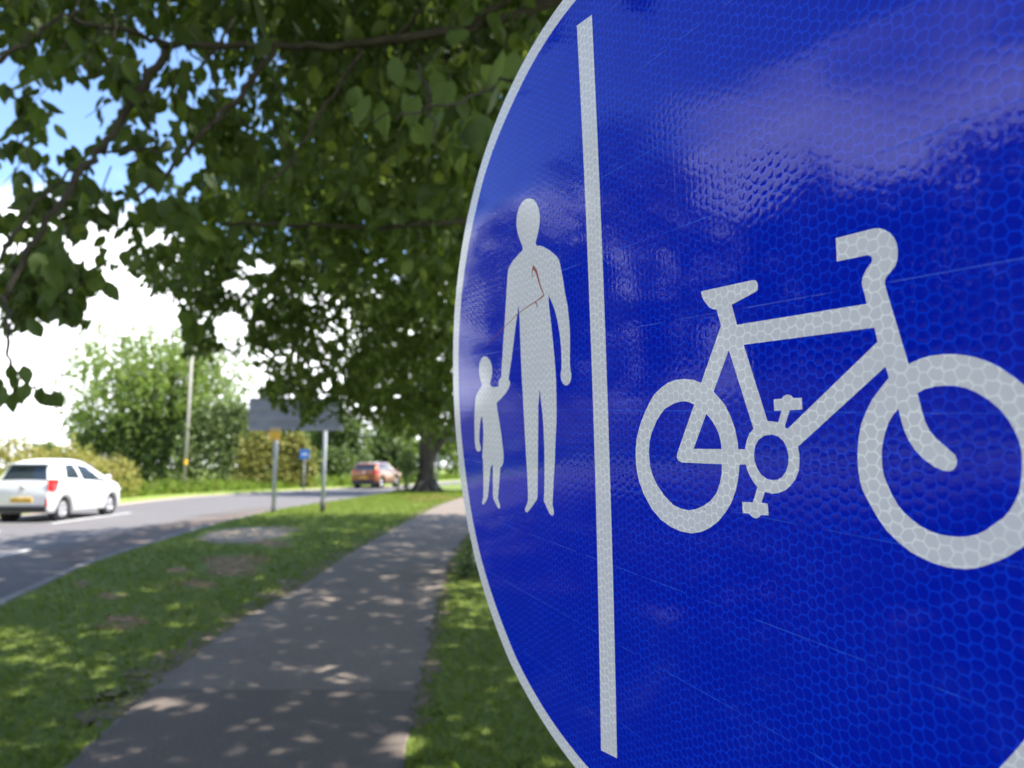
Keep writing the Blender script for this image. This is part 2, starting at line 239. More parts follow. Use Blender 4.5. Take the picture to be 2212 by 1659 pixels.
# ---- outlines on the sign plate, in plate radii
SD={"ped":[[-0.3254,0.5479],[-0.3006,0.5376],[-0.285,0.5229],[-0.2732,0.5047],[-0.2684,0.4828],[-0.2712,0.4628],[-0.2809,0.4443],[-0.2925,0.4281],[-0.2984,0.4179],[-0.2972,0.4116],[-0.292,0.408],[-0.2698,0.4029],[-0.2541,0.3971],[-0.2237,0.3824],[-0.198,0.3671],[-0.1803,0.3546],[-0.1707,0.3438],[-0.1641,0.3247],[-0.1553,0.2965],[-0.1474,0.259],[-0.1446,0.2491],[-0.136,0.2216],[-0.1309,0.186],[-0.1289,0.151],[-0.1315,0.1164],[-0.1348,0.0817],[-0.1345,0.0625],[-0.1296,0.0484],[-0.1312,0.0363],[-0.1399,0.0261],[-0.1509,0.0208],[-0.1634,0.0207],[-0.1757,0.0263],[-0.184,0.0364],[-0.1857,0.049],[-0.1802,0.0631],[-0.1775,0.0843],[-0.1777,0.12],[-0.1824,0.1561],[-0.1925,0.1931],[-0.2054,0.2218],[-0.2225,0.2478],[-0.2361,0.2629],[-0.2351,0.2348],[-0.2283,0.1972],[-0.221,0.1416],[-0.2138,0.0865],[-0.2109,0.041],[-0.2121,-0.0043],[-0.2135,-0.0331],[-0.2163,-0.0694],[-0.2261,-0.1242],[-0.2342,-0.1794],[-0.2435,-0.2259],[-0.2502,-0.2633],[-0.2565,-0.2954],[-0.2501,-0.3129],[-0.2507,-0.3203],[-0.257,-0.3264],[-0.2668,-0.3267],[-0.2763,-0.3221],[-0.293,-0.3057],[-0.3061,-0.2923],[-0.3007,-0.2596],[-0.295,-0.2026],[-0.2918,-0.146],[-0.2923,-0.0896],[-0.2954,-0.0519],[-0.2993,-0.0331],[-0.3026,-0.0124],[-0.3054,0.0141],[-0.3129,-0.0123],[-0.3187,-0.0331],[-0.3218,-0.0713],[-0.3299,-0.1481],[-0.3369,-0.2252],[-0.3428,-0.2834],[-0.3479,-0.2946],[-0.3684,-0.3098],[-0.3963,-0.3292],[-0.4127,-0.3393],[-0.424,-0.3389],[-0.428,-0.3325],[-0.4054,-0.3047],[-0.4035,-0.2807],[-0.404,-0.2313],[-0.4067,-0.182],[-0.4094,-0.1325],[-0.4113,-0.0829],[-0.4136,-0.0331],[-0.4146,-0.0014],[-0.4174,0.0487],[-0.4185,0.1188],[-0.4182,0.1789],[-0.4183,0.2331],[-0.4215,0.2626],[-0.4294,0.2405],[-0.4468,0.202],[-0.462,0.1627],[-0.4775,0.1229],[-0.4928,0.0867],[-0.5019,0.0664],[-0.5081,0.0531],[-0.5084,0.0496],[-0.4991,0.0413],[-0.5015,0.031],[-0.5108,0.0209],[-0.5347,0.0067],[-0.5669,-0.0077],[-0.6054,-0.0214],[-0.6037,-0.0331],[-0.602,-0.0439],[-0.5891,-0.0805],[-0.5769,-0.1231],[-0.5698,-0.1612],[-0.5657,-0.1865],[-0.5695,-0.2059],[-0.5799,-0.2174],[-0.5966,-0.2273],[-0.5992,-0.2448],[-0.6094,-0.2825],[-0.6193,-0.3161],[-0.6212,-0.3251],[-0.6068,-0.3449],[-0.6086,-0.3538],[-0.6185,-0.3562],[-0.6341,-0.3485],[-0.6574,-0.3317],[-0.6621,-0.3212],[-0.6581,-0.2766],[-0.6542,-0.232],[-0.6548,-0.2206],[-0.6676,-0.2254],[-0.6755,-0.2382],[-0.6821,-0.2611],[-0.6944,-0.3026],[-0.7045,-0.3307],[-0.7153,-0.3411],[-0.7309,-0.3521],[-0.7405,-0.359],[-0.7524,-0.3594],[-0.7561,-0.353],[-0.7443,-0.3355],[-0.7379,-0.2845],[-0.7355,-0.2387],[-0.7342,-0.2112],[-0.7411,-0.2026],[-0.7322,-0.1701],[-0.7233,-0.1241],[-0.7249,-0.0901],[-0.7297,-0.0639],[-0.7414,-0.0744],[-0.7508,-0.0975],[-0.7599,-0.1301],[-0.7608,-0.1532],[-0.7513,-0.1688],[-0.7524,-0.1804],[-0.7699,-0.186],[-0.7852,-0.1846],[-0.7986,-0.1737],[-0.8027,-0.1505],[-0.8009,-0.1035],[-0.7965,-0.0566],[-0.7912,-0.0331],[-0.7844,-0.0077],[-0.7672,0.0107],[-0.7382,0.0262],[-0.7204,0.0372],[-0.7299,0.0511],[-0.7405,0.0676],[-0.7434,0.0884],[-0.7381,0.1065],[-0.7235,0.1216],[-0.7049,0.1291],[-0.6873,0.1302],[-0.6674,0.126],[-0.6484,0.1159],[-0.6343,0.0985],[-0.6303,0.0807],[-0.6363,0.0634],[-0.6477,0.0484],[-0.6541,0.0397],[-0.6447,0.0317],[-0.6229,0.0274],[-0.5848,0.0295],[-0.5846,0.0441],[-0.5776,0.0521],[-0.5624,0.0573],[-0.5578,0.0858],[-0.5474,0.1277],[-0.5352,0.1796],[-0.5206,0.2308],[-0.511,0.2715],[-0.502,0.312],[-0.4924,0.354],[-0.4857,0.3736],[-0.475,0.384],[-0.4471,0.3972],[-0.4085,0.4078],[-0.3851,0.413],[-0.3802,0.4179],[-0.3839,0.4276],[-0.3941,0.4427],[-0.4063,0.4614],[-0.4152,0.4836],[-0.4159,0.5038],[-0.409,0.5243],[-0.3951,0.5407],[-0.3738,0.5499],[-0.3512,0.5525]],"bike":[[0.3652,0.1807],[0.3704,0.1821],[0.4953,0.1813],[0.5025,0.1798],[0.5065,0.1756],[0.5072,0.1693],[0.5064,0.1632],[0.5025,0.1607],[0.444,0.1463],[0.455,0.1099],[0.7098,0.1118],[0.7073,0.1263],[0.7041,0.1372],[0.7037,0.1438],[0.7064,0.1525],[0.7119,0.1607],[0.7195,0.1677],[0.7215,0.1718],[0.7206,0.1765],[0.7157,0.18],[0.6639,0.1807],[0.6636,0.2153],[0.7261,0.215],[0.7344,0.2133],[0.7426,0.2094],[0.7505,0.2026],[0.7555,0.1958],[0.7591,0.1869],[0.7602,0.1767],[0.7592,0.1657],[0.7557,0.1571],[0.7493,0.1507],[0.7422,0.145],[0.7395,0.1404],[0.739,0.1355],[0.7407,0.1276],[0.7684,0.0235],[0.784,0.0293],[0.799,0.0325],[0.8134,0.0333],[0.8296,0.0325],[0.843,0.0301],[0.856,0.0265],[0.8696,0.0206],[0.8827,0.0128],[0.8952,0.0025],[0.9067,-0.008],[0.9159,-0.0189],[0.924,-0.0306],[0.9307,-0.0431],[0.9359,-0.0562],[0.9398,-0.0698],[0.9421,-0.0836],[0.9429,-0.0976],[0.9422,-0.1115],[0.94,-0.1253],[0.9363,-0.1386],[0.9313,-0.1515],[0.9249,-0.1636],[0.9172,-0.175],[0.9084,-0.1855],[0.8986,-0.1949],[0.883,-0.2085],[0.8705,-0.217],[0.8577,-0.2246],[0.8445,-0.2313],[0.8333,-0.235],[0.822,-0.2369],[0.8104,-0.238],[0.7986,-0.2375],[0.7865,-0.2359],[0.773,-0.2326],[0.7591,-0.228],[0.7424,-0.2181],[0.7253,-0.2053],[0.7107,-0.1871],[0.6973,-0.1656],[0.6905,-0.1533],[0.6867,-0.1406],[0.6845,-0.1236],[0.6843,-0.1068],[0.6853,-0.0937],[0.6876,-0.0777],[0.693,-0.0578],[0.7021,-0.0393],[0.7115,-0.0238],[0.7236,-0.0098],[0.739,0.0065],[0.7346,0.0219],[0.5772,-0.097],[0.5796,-0.1087],[0.5791,-0.1218],[0.577,-0.135],[0.5699,-0.1488],[0.56,-0.16],[0.5483,-0.1687],[0.5325,-0.1754],[0.5206,-0.1778],[0.5035,-0.177],[0.4953,-0.1957],[0.5092,-0.1957],[0.5099,-0.215],[0.4925,-0.217],[0.4877,-0.2213],[0.4812,-0.2246],[0.4749,-0.224],[0.4697,-0.2216],[0.4655,-0.2184],[0.4502,-0.2196],[0.4497,-0.2001],[0.4753,-0.1977],[0.4873,-0.1704],[0.4783,-0.1623],[0.4703,-0.152],[0.4654,-0.1429],[0.462,-0.134],[0.4472,-0.1351],[0.4453,-0.1478],[0.4409,-0.166],[0.4356,-0.1811],[0.4228,-0.2055],[0.4077,-0.2239],[0.3875,-0.2435],[0.3645,-0.2589],[0.3409,-0.2702],[0.3114,-0.2784],[0.2784,-0.28],[0.247,-0.2759],[0.2147,-0.266],[0.1847,-0.2474],[0.159,-0.2196],[0.1455,-0.1974],[0.1384,-0.1763],[0.1349,-0.1528],[0.1358,-0.1289],[0.1407,-0.1048],[0.1495,-0.0847],[0.1608,-0.0648],[0.1752,-0.045],[0.1926,-0.0247],[0.2094,-0.0085],[0.2318,0.0043],[0.2563,0.0148],[0.2826,0.0194],[0.3078,0.0203],[0.3346,0.0176],[0.3556,0.0113],[0.4149,0.1126],[0.4052,0.1428],[0.3956,0.1449],[0.386,0.1495],[0.3742,0.1614],[0.3672,0.1718]],"bike_holes":[[[0.4322,0.0673],[0.4838,-0.0712],[0.4744,-0.0791],[0.4685,-0.0888],[0.4635,-0.1002],[0.462,-0.1074],[0.4453,-0.1084],[0.4453,-0.0979],[0.4395,-0.0722],[0.4294,-0.0496],[0.4166,-0.03],[0.3996,-0.0149],[0.3884,-0.0062]],[[0.4689,0.0737],[0.5161,-0.0574],[0.5271,-0.0578],[0.5388,-0.0591],[0.5472,-0.0397],[0.5314,-0.0404],[0.5314,-0.0215],[0.5486,-0.0206],[0.5526,-0.0162],[0.5603,-0.0138],[0.5677,-0.0156],[0.5726,-0.0198],[0.589,-0.0195],[0.5893,-0.0379],[0.5642,-0.0391],[0.5522,-0.0656],[0.5555,-0.0685],[0.5589,-0.0684],[0.7243,0.057],[0.7203,0.0771]],[[0.3331,-0.0298],[0.2764,-0.127],[0.2752,-0.1335],[0.2785,-0.1396],[0.2895,-0.1433],[0.4028,-0.1379],[0.4011,-0.155],[0.3952,-0.1739],[0.3857,-0.1917],[0.37,-0.2071],[0.3491,-0.22],[0.325,-0.2299],[0.3032,-0.2349],[0.2811,-0.2344],[0.2586,-0.2301],[0.2329,-0.2166],[0.2069,-0.195],[0.1939,-0.1772],[0.1856,-0.1587],[0.1836,-0.13],[0.1873,-0.1066],[0.1965,-0.087],[0.2153,-0.0618],[0.2411,-0.0389],[0.2711,-0.0279],[0.2884,-0.0243],[0.3052,-0.023],[0.3213,-0.0254]],[[0.3664,-0.047],[0.3267,-0.1142],[0.4032,-0.1104],[0.4026,-0.1],[0.398,-0.0835],[0.3903,-0.0703],[0.3788,-0.0571]],[[0.5239,-0.0796],[0.5375,-0.0821],[0.5487,-0.0898],[0.5548,-0.0999],[0.5578,-0.113],[0.5562,-0.1265],[0.5508,-0.1387],[0.5417,-0.1485],[0.5317,-0.1535],[0.5218,-0.1552],[0.5098,-0.1545],[0.4979,-0.1487],[0.489,-0.1394],[0.4834,-0.1273],[0.4826,-0.1149],[0.486,-0.1006],[0.4949,-0.0892],[0.5077,-0.0822]],[[0.7787,-0.0153],[0.7896,-0.0104],[0.8032,-0.0074],[0.8151,-0.0066],[0.8267,-0.0069],[0.8412,-0.0101],[0.8541,-0.016],[0.8676,-0.0251],[0.8795,-0.0361],[0.8881,-0.0479],[0.8945,-0.0606],[0.8989,-0.0722],[0.9012,-0.0848],[0.9012,-0.0961],[0.8997,-0.1163],[0.8968,-0.1315],[0.8918,-0.1438],[0.8854,-0.1554],[0.8779,-0.1651],[0.8683,-0.1731],[0.8574,-0.1831],[0.8463,-0.19],[0.8351,-0.1943],[0.8238,-0.1969],[0.8122,-0.1977],[0.8004,-0.1977],[0.7884,-0.1956],[0.7762,-0.1916],[0.765,-0.1854],[0.7537,-0.1772],[0.7448,-0.1685],[0.736,-0.1546],[0.7298,-0.1414],[0.7248,-0.1292],[0.7229,-0.1166],[0.7228,-0.1042],[0.7236,-0.0915],[0.7257,-0.0825],[0.7299,-0.0684],[0.7353,-0.0556],[0.7426,-0.0447],[0.7508,-0.0366],[0.7543,-0.0527],[0.7583,-0.0662],[0.7636,-0.0783],[0.772,-0.0913],[0.7841,-0.1026],[0.7972,-0.1112],[0.8078,-0.1148],[0.816,-0.1152],[0.8219,-0.1127],[0.8255,-0.1077],[0.8268,-0.1007],[0.8245,-0.094],[0.8195,-0.0897],[0.8105,-0.082],[0.8013,-0.0742],[0.7932,-0.065],[0.7876,-0.0532],[0.7839,-0.0388]]],"bar_l":[[-0.0388,0.8895],[-0.0383,0.8254],[-0.0379,0.7156],[-0.0359,0.579],[-0.0344,0.517],[-0.0309,0.3565],[-0.0303,0.2406],[-0.0289,0.1414],[-0.0283,-0.0331],[-0.0322,-0.1483],[-0.0357,-0.2758],[-0.0411,-0.4081],[-0.0436,-0.5401],[-0.0466,-0.6415],[-0.0522,-0.8586]],"bar_r":[[0.0274,0.8807],[0.0301,0.7844],[0.0305,0.6766],[0.032,0.556],[0.0307,-0.2669],[0.0285,-0.3938],[0.0237,-0.5214],[0.022,-0.6186],[0.016,-0.8457]],"scr":[[-0.3215,0.3556],[-0.3017,0.3386],[-0.2892,0.3137],[-0.2785,0.2931],[-0.2668,0.2764],[-0.263,0.2684],[-0.2809,0.2625],[-0.3103,0.2572],[-0.4178,0.2391],[-0.5277,0.2074],[-0.6205,0.1787],[-0.6788,0.1592]],"scr2":[[-0.32,0.3477],[-0.3274,0.3355],[-0.3185,0.3243]],"scr3":[[-0.3104,0.2563],[-0.3049,0.246],[-0.3002,0.2368]]}
SD_OUT=[[95.99, 0.9918], [99.72, 0.9921], [105.78, 0.9926], [113.54, 0.995], [120.48, 0.9997], [128.96, 1.0029], [134.32, 1.0066], [143.57, 1.0073], [149.77, 1.0103], [157.98, 1.0062], [162.3, 1.0071], [169.89, 1.0022], [175.25, 0.9993], [181.91, 0.9971], [187.73, 0.9941], [192.95, 0.9937], [199.7, 0.9994], [205.76, 1.0064], [211.69, 1.0068], [220.96, 1.008], [229.33, 1.0064], [234.59, 1.0071], [234.7, 1.0013], [245.23, 0.9905], [252.5, 0.9845], [259.42, 0.9768]]
SD_INN=[[92.58, 0.9545], [100.67, 0.9503], [106.01, 0.9506], [113.08, 0.9442], [118.76, 0.9471], [126.99, 0.9518], [132.66, 0.9565], [141.34, 0.9489], [149.31, 0.9516], [157.18, 0.9508], [161.63, 0.9498], [169.55, 0.9455], [175.1, 0.9411], [182.02, 0.9416], [188.04, 0.9418], [194.09, 0.9397], [200.84, 0.941], [206.74, 0.9541], [214.65, 0.9555], [224.06, 0.9525], [230.98, 0.9488], [236.82, 0.9568], [247.2, 0.9466], [255.95, 0.94], [262.92, 0.9371], [331.48, 0.9787], [333.41, 0.9818], [334.6, 0.9839]]
SIGN_R=[[0.42123318607655436, 0.03555326199551919, 0.9062552446795952], [-0.029442622361169686, 0.9992407432373063, -0.02551605461377983], [-0.9064743432311212, -0.01593432195086491, 0.42196014319799646]]
SIGN_T=[0.2063941248160604, 0.019439720904503376, 1.610296973090768]
# ---------------------------------------------------------------- the round sign in front of the lens
class X:                                     # tiny wrapper: shader maths as expressions
    nt = None
    def __init__(s, k): s.k = k
    def op(s, o, *a):
        n = X.nt.nodes.new('ShaderNodeMath'); n.operation = o
        for i, v in enumerate((s,) + a):
            if isinstance(v, X): X.nt.links.new(v.k, n.inputs[i])
            else: n.inputs[i].default_value = v
        return X(n.outputs[0])
    def __add__(s, o): return s.op('ADD', o)
    def __sub__(s, o): return s.op('SUBTRACT', o)
    def __mul__(s, o): return s.op('MULTIPLY', o)
    def abs(s): return s.op('ABSOLUTE')
    def cos(s): return s.op('COSINE')
    def wrap(s, p): return s.op('WRAP', p/2, -p/2)
    def mn(s, o): return s.op('MINIMUM', o)
    def mx(s, o): return s.op('MAXIMUM', o)
    def step(s, a, b, smooth=True):
        n = X.nt.nodes.new('ShaderNodeMapRange'); n.interpolation_type = 'SMOOTHSTEP' if smooth else 'LINEAR'
        X.nt.links.new(s.k, n.inputs[0]); n.inputs[1].default_value = a; n.inputs[2].default_value = b; return X(n.outputs[0])
def film(name, inner, wall, hexes=True, seamcol=None):
    """retroreflective honeycomb sheeting: welded cell walls, seams, scratches and a glossy, slightly wavy skin"""
    m, nt, b = new_mat(name); X.nt = nt; N, L = nt.nodes, nt.links
    t = N.new('ShaderNodeTexCoord')
    def noise(sc, det=2, vec=None, rough=.5):
        n = N.new('ShaderNodeTexNoise'); n.inputs['Scale'].default_value = sc; n.inputs['Detail'].default_value = det; n.inputs['Roughness'].default_value = rough
        L.new(vec or t.outputs['Object'], n.inputs['Vector']); return n
    wob = noise(300, 1); sep = N.new('ShaderNodeSeparateXYZ'); L.new(t.outputs['Object'], sep.inputs[0])
    ws = N.new('ShaderNodeSeparateColor'); L.new(wob.outputs['Color'], ws.inputs[0])
    x = X(sep.outputs[0]) + (X(ws.outputs[0]) - .5)*.0015; y = X(sep.outputs[1]) + (X(ws.outputs[1]) - .5)*.0015
    p = .00285; c = p*.866
    xa = x.wrap(2*c); xb = (x + c).wrap(2*c)
    ya = (y - (xa*(math.pi/(c*1.15))).cos()*(.10*p)).wrap(p)
    yb = (y + p/2 + (xb*(math.pi/(c*1.15))).cos()*(.10*p)).wrap(p)
    def hx(u, v): return v.abs().mx(u.abs()*.866 + v.abs()*.5)
    h = hx(xa, ya).mn(hx(xb, yb))
    wallm = h.step(p*.405, p*.46)*(X(noise(60, 2).outputs[0]).step(.3, .6)*.45 + .55)
    # seams pressed across the film
    ys = (y - .137*.15).wrap(.18*.15).abs(); seam = (X(sep.outputs[1]) - .137*.15).wrap(.0268).abs().step(.00022, .00008)
    for sxp in (.591, .301, -.166): seam = seam.mx((X(sep.outputs[0]) - sxp*.15).abs().step(.0002, .00008)*.35)
    big = noise(26, 3)
    seam = seam*X(noise(70, 2).outputs[0]).step(.35, .6)
    mc = N.new('ShaderNodeMix'); mc.data_type = 'RGBA'; L.new(wallm.k, mc.inputs[0]); mc.inputs[6].default_value = (*inner, 1); mc.inputs[7].default_value = (*wall, 1)
    ms = N.new('ShaderNodeMix'); ms.data_type = 'RGBA'; L.new((seam*.4).k, ms.inputs[0]); L.new(mc.outputs[2], ms.inputs[6]); ms.inputs[7].default_value = (*(seamcol or wall), 1)
    # dust specks
    v = N.new('ShaderNodeTexVoronoi'); v.inputs['Scale'].default_value = 170; L.new(t.outputs['Object'], v.inputs['Vector'])
    vs = N.new('ShaderNodeSeparateColor'); L.new(v.outputs['Color'], vs.inputs[0])
    speck = X(v.outputs['Distance']).step(.055, .035)*X(vs.outputs[0]).step(.93, .935)
    md = N.new('ShaderNodeMix'); md.data_type = 'RGBA'; L.new((speck*.7).k, md.inputs[0]); L.new(ms.outputs[2], md.inputs[6]); md.inputs[7].default_value = (.05, .06, .03, 1)
    L.new(md.outputs[2], b.inputs['Base Color'])
    b.inputs['Roughness'].default_value = .55; b.inputs['Specular IOR Level'].default_value = 0
    b.inputs['Coat Weight'].default_value = .72; b.inputs['Coat Roughness'].default_value = .05; b.inputs['Coat IOR'].default_value = 1.42
    # relief: pillowed cells, sunk walls, long waves in the plate
    cell = h.step(p*.10, p*.5)*(X(noise(14, 2).outputs[0]).step(.50, .66)*.75 + .2)
    dx = X(noise(900, 1).outputs[0])
    st = N.new('ShaderNodeMapping'); st.inputs['Scale'].default_value = (.55, 1.6, 1); L.new(t.outputs['Object'], st.inputs[0])
    wave = X(noise(9, 1, st.outputs[0]).outputs[0])
    hgt = (cell*-.000026) + dx*.000006 + wave*.0019 + X(noise(24, 1).outputs[0])*.00012 + (seam*-.00002)
    bp = N.new('ShaderNodeBump'); bp.inputs['Strength'].default_value = 1; bp.inputs['Distance'].default_value = 1; L.new(hgt.k, bp.inputs['Height'])
    L.new(bp.outputs[0], b.inputs['Coat Normal'])
    return m
M_fblue = film('blue sheeting', (.0003,.012,.50), (.001,.044,.76), seamcol=(.04,.18,.95))
M_fwhite = film('white sheeting', (.77,.74,.78), (1.0,.98,.99), seamcol=(.85,.87,.92))
M_alu = simple('aluminium plate', (.55,.56,.57), .4, .9)
M_scrape = simple('rust brown scrape', (.36,.05,.02), .55, noise=.3, nscale=300)

SR = .15
Rs = np.array(SIGN_R); conv = np.diag([1,-1,-1.])
A3 = CR @ conv @ np.column_stack([Rs[:,0], -Rs[:,1], -Rs[:,2]])
pos = CR @ conv @ (np.array(SIGN_T)*SR) + CL
MW = Matrix([[*A3[0], pos[0]], [*A3[1], pos[1]], [*A3[2], pos[2]], [0,0,0,1]])
back = pos - A3[:,2]*.055
sign = empty('cycle_path_sign', (float(back[0]), float(back[1]), 0))
tag(sign, 'round blue sign with white adult, child and bicycle, filling the right foreground', 'road sign')
Minv = Matrix.Translation(sign.location).inverted()
def place(o, dy=0): o.parent = sign; o.matrix_local = Minv @ MW @ Matrix.Translation((0, dy, 0)); return o

def radial(table, base, lo, hi):             # radius as traced where it shows, fading to the plain circle where it does not
    th = np.array([a for a, _ in table]); r = np.array([b for _, b in table])
    def f(a):
        a = a % 360
        if th[0] <= a <= th[-1]: return float(np.interp(a, th, r))
        gap = 360 - th[-1] + th[0]; k = ((a - th[-1]) % 360)/gap
        d = (r[-1]-base)*max(0, 1-k*3) + (r[0]-base)*max(0, k*3-2)
        return base + d
    return f
def smooth_table(tb):
    a = [t[0] for t in tb]; r = [t[1] for t in tb]; out = []
    for i in range(len(tb)):
        w = [math.exp(-((a[i]-a[j])/7.0)**2) for j in range(len(tb))]; out.append((a[i], sum(x*y for x, y in zip(w, r))/sum(w)))
    return out
# the far right rim lies outside the picture; the trace bulges a little there because the plate is not quite flat
_i = smooth_table([q for q in SD_INN if q[0] < 300]) + [(300,.952),(331.5,.9787),(334.6,.9839),(352,1.005),(385,1.035),(410,1.02),(430,.985)]
_o = [(q, r) for q, r in smooth_table(SD_OUT)] + [(300,1.0),(333,1.032),(352,1.055),(385,1.085),(410,1.07),(430,1.035)]
def closed(tb): tb = sorted(((a % 360), r) for a, r in tb); a0 = [a for a, _ in tb]; r0 = [r for _, r in tb]; return lambda a: float(np.interp(a % 360, [a0[-1]-360]+a0+[a0[0]+360], [r0[-1]]+r0+[r0[0]]))
fo, fi = closed(_o), closed(_i)
NA = 360
def ringpt(f, k, z): a = 2*math.pi*k/NA; r = f(k*360/NA)*SR; return (r*math.cos(a), r*math.sin(a), z)
# plate, 3 mm thick with a rounded rim
V = []; F = []
for z, s in ((-.0003, 1), (-.0006, 1.0025), (-.0026, 1.0025), (-.003, 1)):
    V += [tuple(np.array(ringpt(fo, k, z))*[s, s, 1]) for k in range(NA)]
for j in range(3):
    for k in range(NA): F.append((j*NA+k, j*NA+(k+1) % NA, (j+1)*NA+(k+1) % NA, (j+1)*NA+k)[::-1])
F.append(tuple(range(NA))); F.append(tuple(3*NA+k for k in range(NA))[::-1])
place(mesh('plate', V, F, M_alu))
V = [ringpt(fi, k, 0) for k in range(NA)] ; place(mesh('blue_face', V, [tuple(range(NA))], M_fblue))
V = [ringpt(fi, k, 0) for k in range(NA)] + [ringpt(fo, k, 0) for k in range(NA)]
place(mesh('white_border', V, [(k, NA+k, NA+(k+1) % NA, (k+1) % NA) for k in range(NA)], M_fwhite))
def flat(name, loops, mat, z):
    loops = [[Vector((a*SR, b*SR, 0)) for a, b in l] for l in loops]
    tris = tessellate_polygon(loops); vs = [v for l in loops for v in l]
    F = []
    for a, b, c_ in tris:
        n = (vs[b]-vs[a]).cross(vs[c_]-vs[a]).z
        if abs(n) < 1e-14: continue
        F.append((a, b, c_) if n > 0 else (a, c_, b))
    return place(mesh(name, [(v.x, v.y, z) for v in vs], F, mat))
flat('pedestrian_symbol', [SD['ped']], M_fwhite, .00008)
flat('bicycle_symbol', [SD['bike']] + SD['bike_holes'], M_fwhite, .00008)
bl_, br_ = SD['bar_l'], SD['bar_r']
def edge(pts, ys):                           # smooth the traced edge as a parabola
    p = np.polyfit([q[1] for q in pts], [q[0] for q in pts], 2); return [(float(np.polyval(p, y)), y) for y in ys]
yl = np.linspace(bl_[0][1], bl_[-1][1], 12); yr = np.linspace(br_[0][1], br_[-1][1], 12)
flat('divider_bar', [edge(bl_, [float(v) for v in yl]) + edge(br_, [float(v) for v in yr])[::-1]], M_fwhite, .00008)
def ribbon(name, pts, w, z):
    pts = [np.array(p) for p in pts]; L_, R_ = [], []
    for i, p in enumerate(pts):
        t = pts[min(i+1, len(pts)-1)] - pts[max(i-1, 0)]; t = t/np.linalg.norm(t); n = np.array([-t[1], t[0]]); ww = np.interp(i/(len(pts)-1), np.linspace(0, 1, len(w)), w)
        L_.append(p + n*ww); R_.append(p - n*ww)
    V = [(p[0]*SR, p[1]*SR, z) for p in L_ + R_]; n = len(pts)
    return V, [(i, i+1, n+i+1, n+i) for i in range(n-1)]
mb = MB()
for pts, w in ((SD['scr'], [.0055, .0045, .003, .0022, .0022, .0014, .0012, .0008, .0004]), (SD['scr2'], [.003, .002, .0006]), (SD['scr3'], [.0025, .002, .0008])):
    mb.add(*ribbon('', smoothpath([(a, b) for a, b in pts], 5), w, .00016))
place(mb.build('scrape_mark', M_scrape))
# post, rails and clamps behind the plate
bx = A3[:,2]
mb = MB(); top = back.copy(); mb.tube([(0,0,-.3), (0,0,float(pos[2])+.10)], .025, 20); mb.build('post', M_steel, sign, True)
for dy in (-.075, .075):
    place(MB().box((-.09, -.012, -.020), (.09, .012, -.0032), .002).build('rail', M_alu), dy)
    place(MB().box((-.03, -.015, -.075), (.03, .015, -.021), .003).build('clamp', M_steel), dy)
# ---------------------------------------------------------------- ground, road, kerb, path
def sheet(name, pts, z, mat, kind='structure', jag=0, sub=0):
    pts = [np.array(p[:2], float) for p in pts]
    if jag:
        out = []
        for i in range(len(pts)):
            a, b = pts[i], pts[(i+1) % len(pts)]; n = max(1, int(np.linalg.norm(b-a)/sub))
            for k in range(n): out.append(a + (b-a)*k/n + rng.normal(0, jag, 2))
        pts = out
    vs = [Vector((p[0], p[1], 0)) for p in pts]; tr = tessellate_polygon([vs]); F = []
    for a, b, c_ in tr:
        n = (vs[b]-vs[a]).cross(vs[c_]-vs[a]).z; F.append((a, b, c_) if n > 0 else (a, c_, b))
    return tag(mesh(name, [(v.x, v.y, z) for v in vs], F, mat), kind=kind)
sheet('ground', [(-900,-900),(900,-900),(900,900),(-900,900)], -.16, M_field)
# near kerb line of the road and its far edge, walked out from behind the camera to the bend
near = [(-2.6,-40),(-2.7,-12),(-3.1,0),(-3.95,4.6)] + [tuple(G(*p, 0)[:2]) for p in ((0,1310),(100,1262),(210,1213),(350,1168),(500,1124),(640,1094),(800,1071))] + [(-5.6,42),(-3.2,56),(2,75),(12,95),(40,130)]
near = [tuple(p) for p in smoothpath(near, 5)]
RW = 0
far = [(-12.6,-40),(-12.6,-12),(-12.7,0),(-12.9,10)] + [tuple(G(*p, -.1)[:2]) for p in ((330,1080),(500,1067),(700,1056),(860,1049))] + [(-6.0,66),(0,85),(10,105),(38,140)]
far = [tuple(p) for p in smoothpath(far, 5)]
sheet('road', near + far[::-1], -.10, M_road)
# mown verge between road and path and beyond the path, its edge a real step above the road
sheet('grass_verge', near + [(120,130),(120,-40)], 0, M_verge)
def strip(name, line, w0, w1, z0, z1, mat, kind='structure', side=True):
    V = []; F = []; n = len(line)
    for i in range(n):
        a, b = np.array(line[max(i-1,0)]), np.array(line[min(i+1,n-1)]); t = (b-a)/np.linalg.norm(b-a); nn = np.array([t[1], -t[0]]); p = np.array(line[i])
        V += [(*(p+nn*w0), z0), (*(p+nn*w0), z1), (*(p+nn*w1), z1), (*(p+nn*w1), z0)]
    for i in range(n-1):
        for k in range(3): F.append((i*4+k, i*4+k+1, i*4+4+k+1, i*4+4+k))
    return tag(mesh(name, V, F, mat), kind=kind)
strip('kerb', near, -.11, .0, -.16, .012, M_kerb)
strip('far_verge_edge', far, 0, -.02, -.16, -.04, M_farverge)
sheet('far_verge', far + [(38,400),(-200,400),(-200,-40)], -.04, M_farverge)
strip('far_channel', far, -.02, .55, -.12, -.088, M_edgepale)
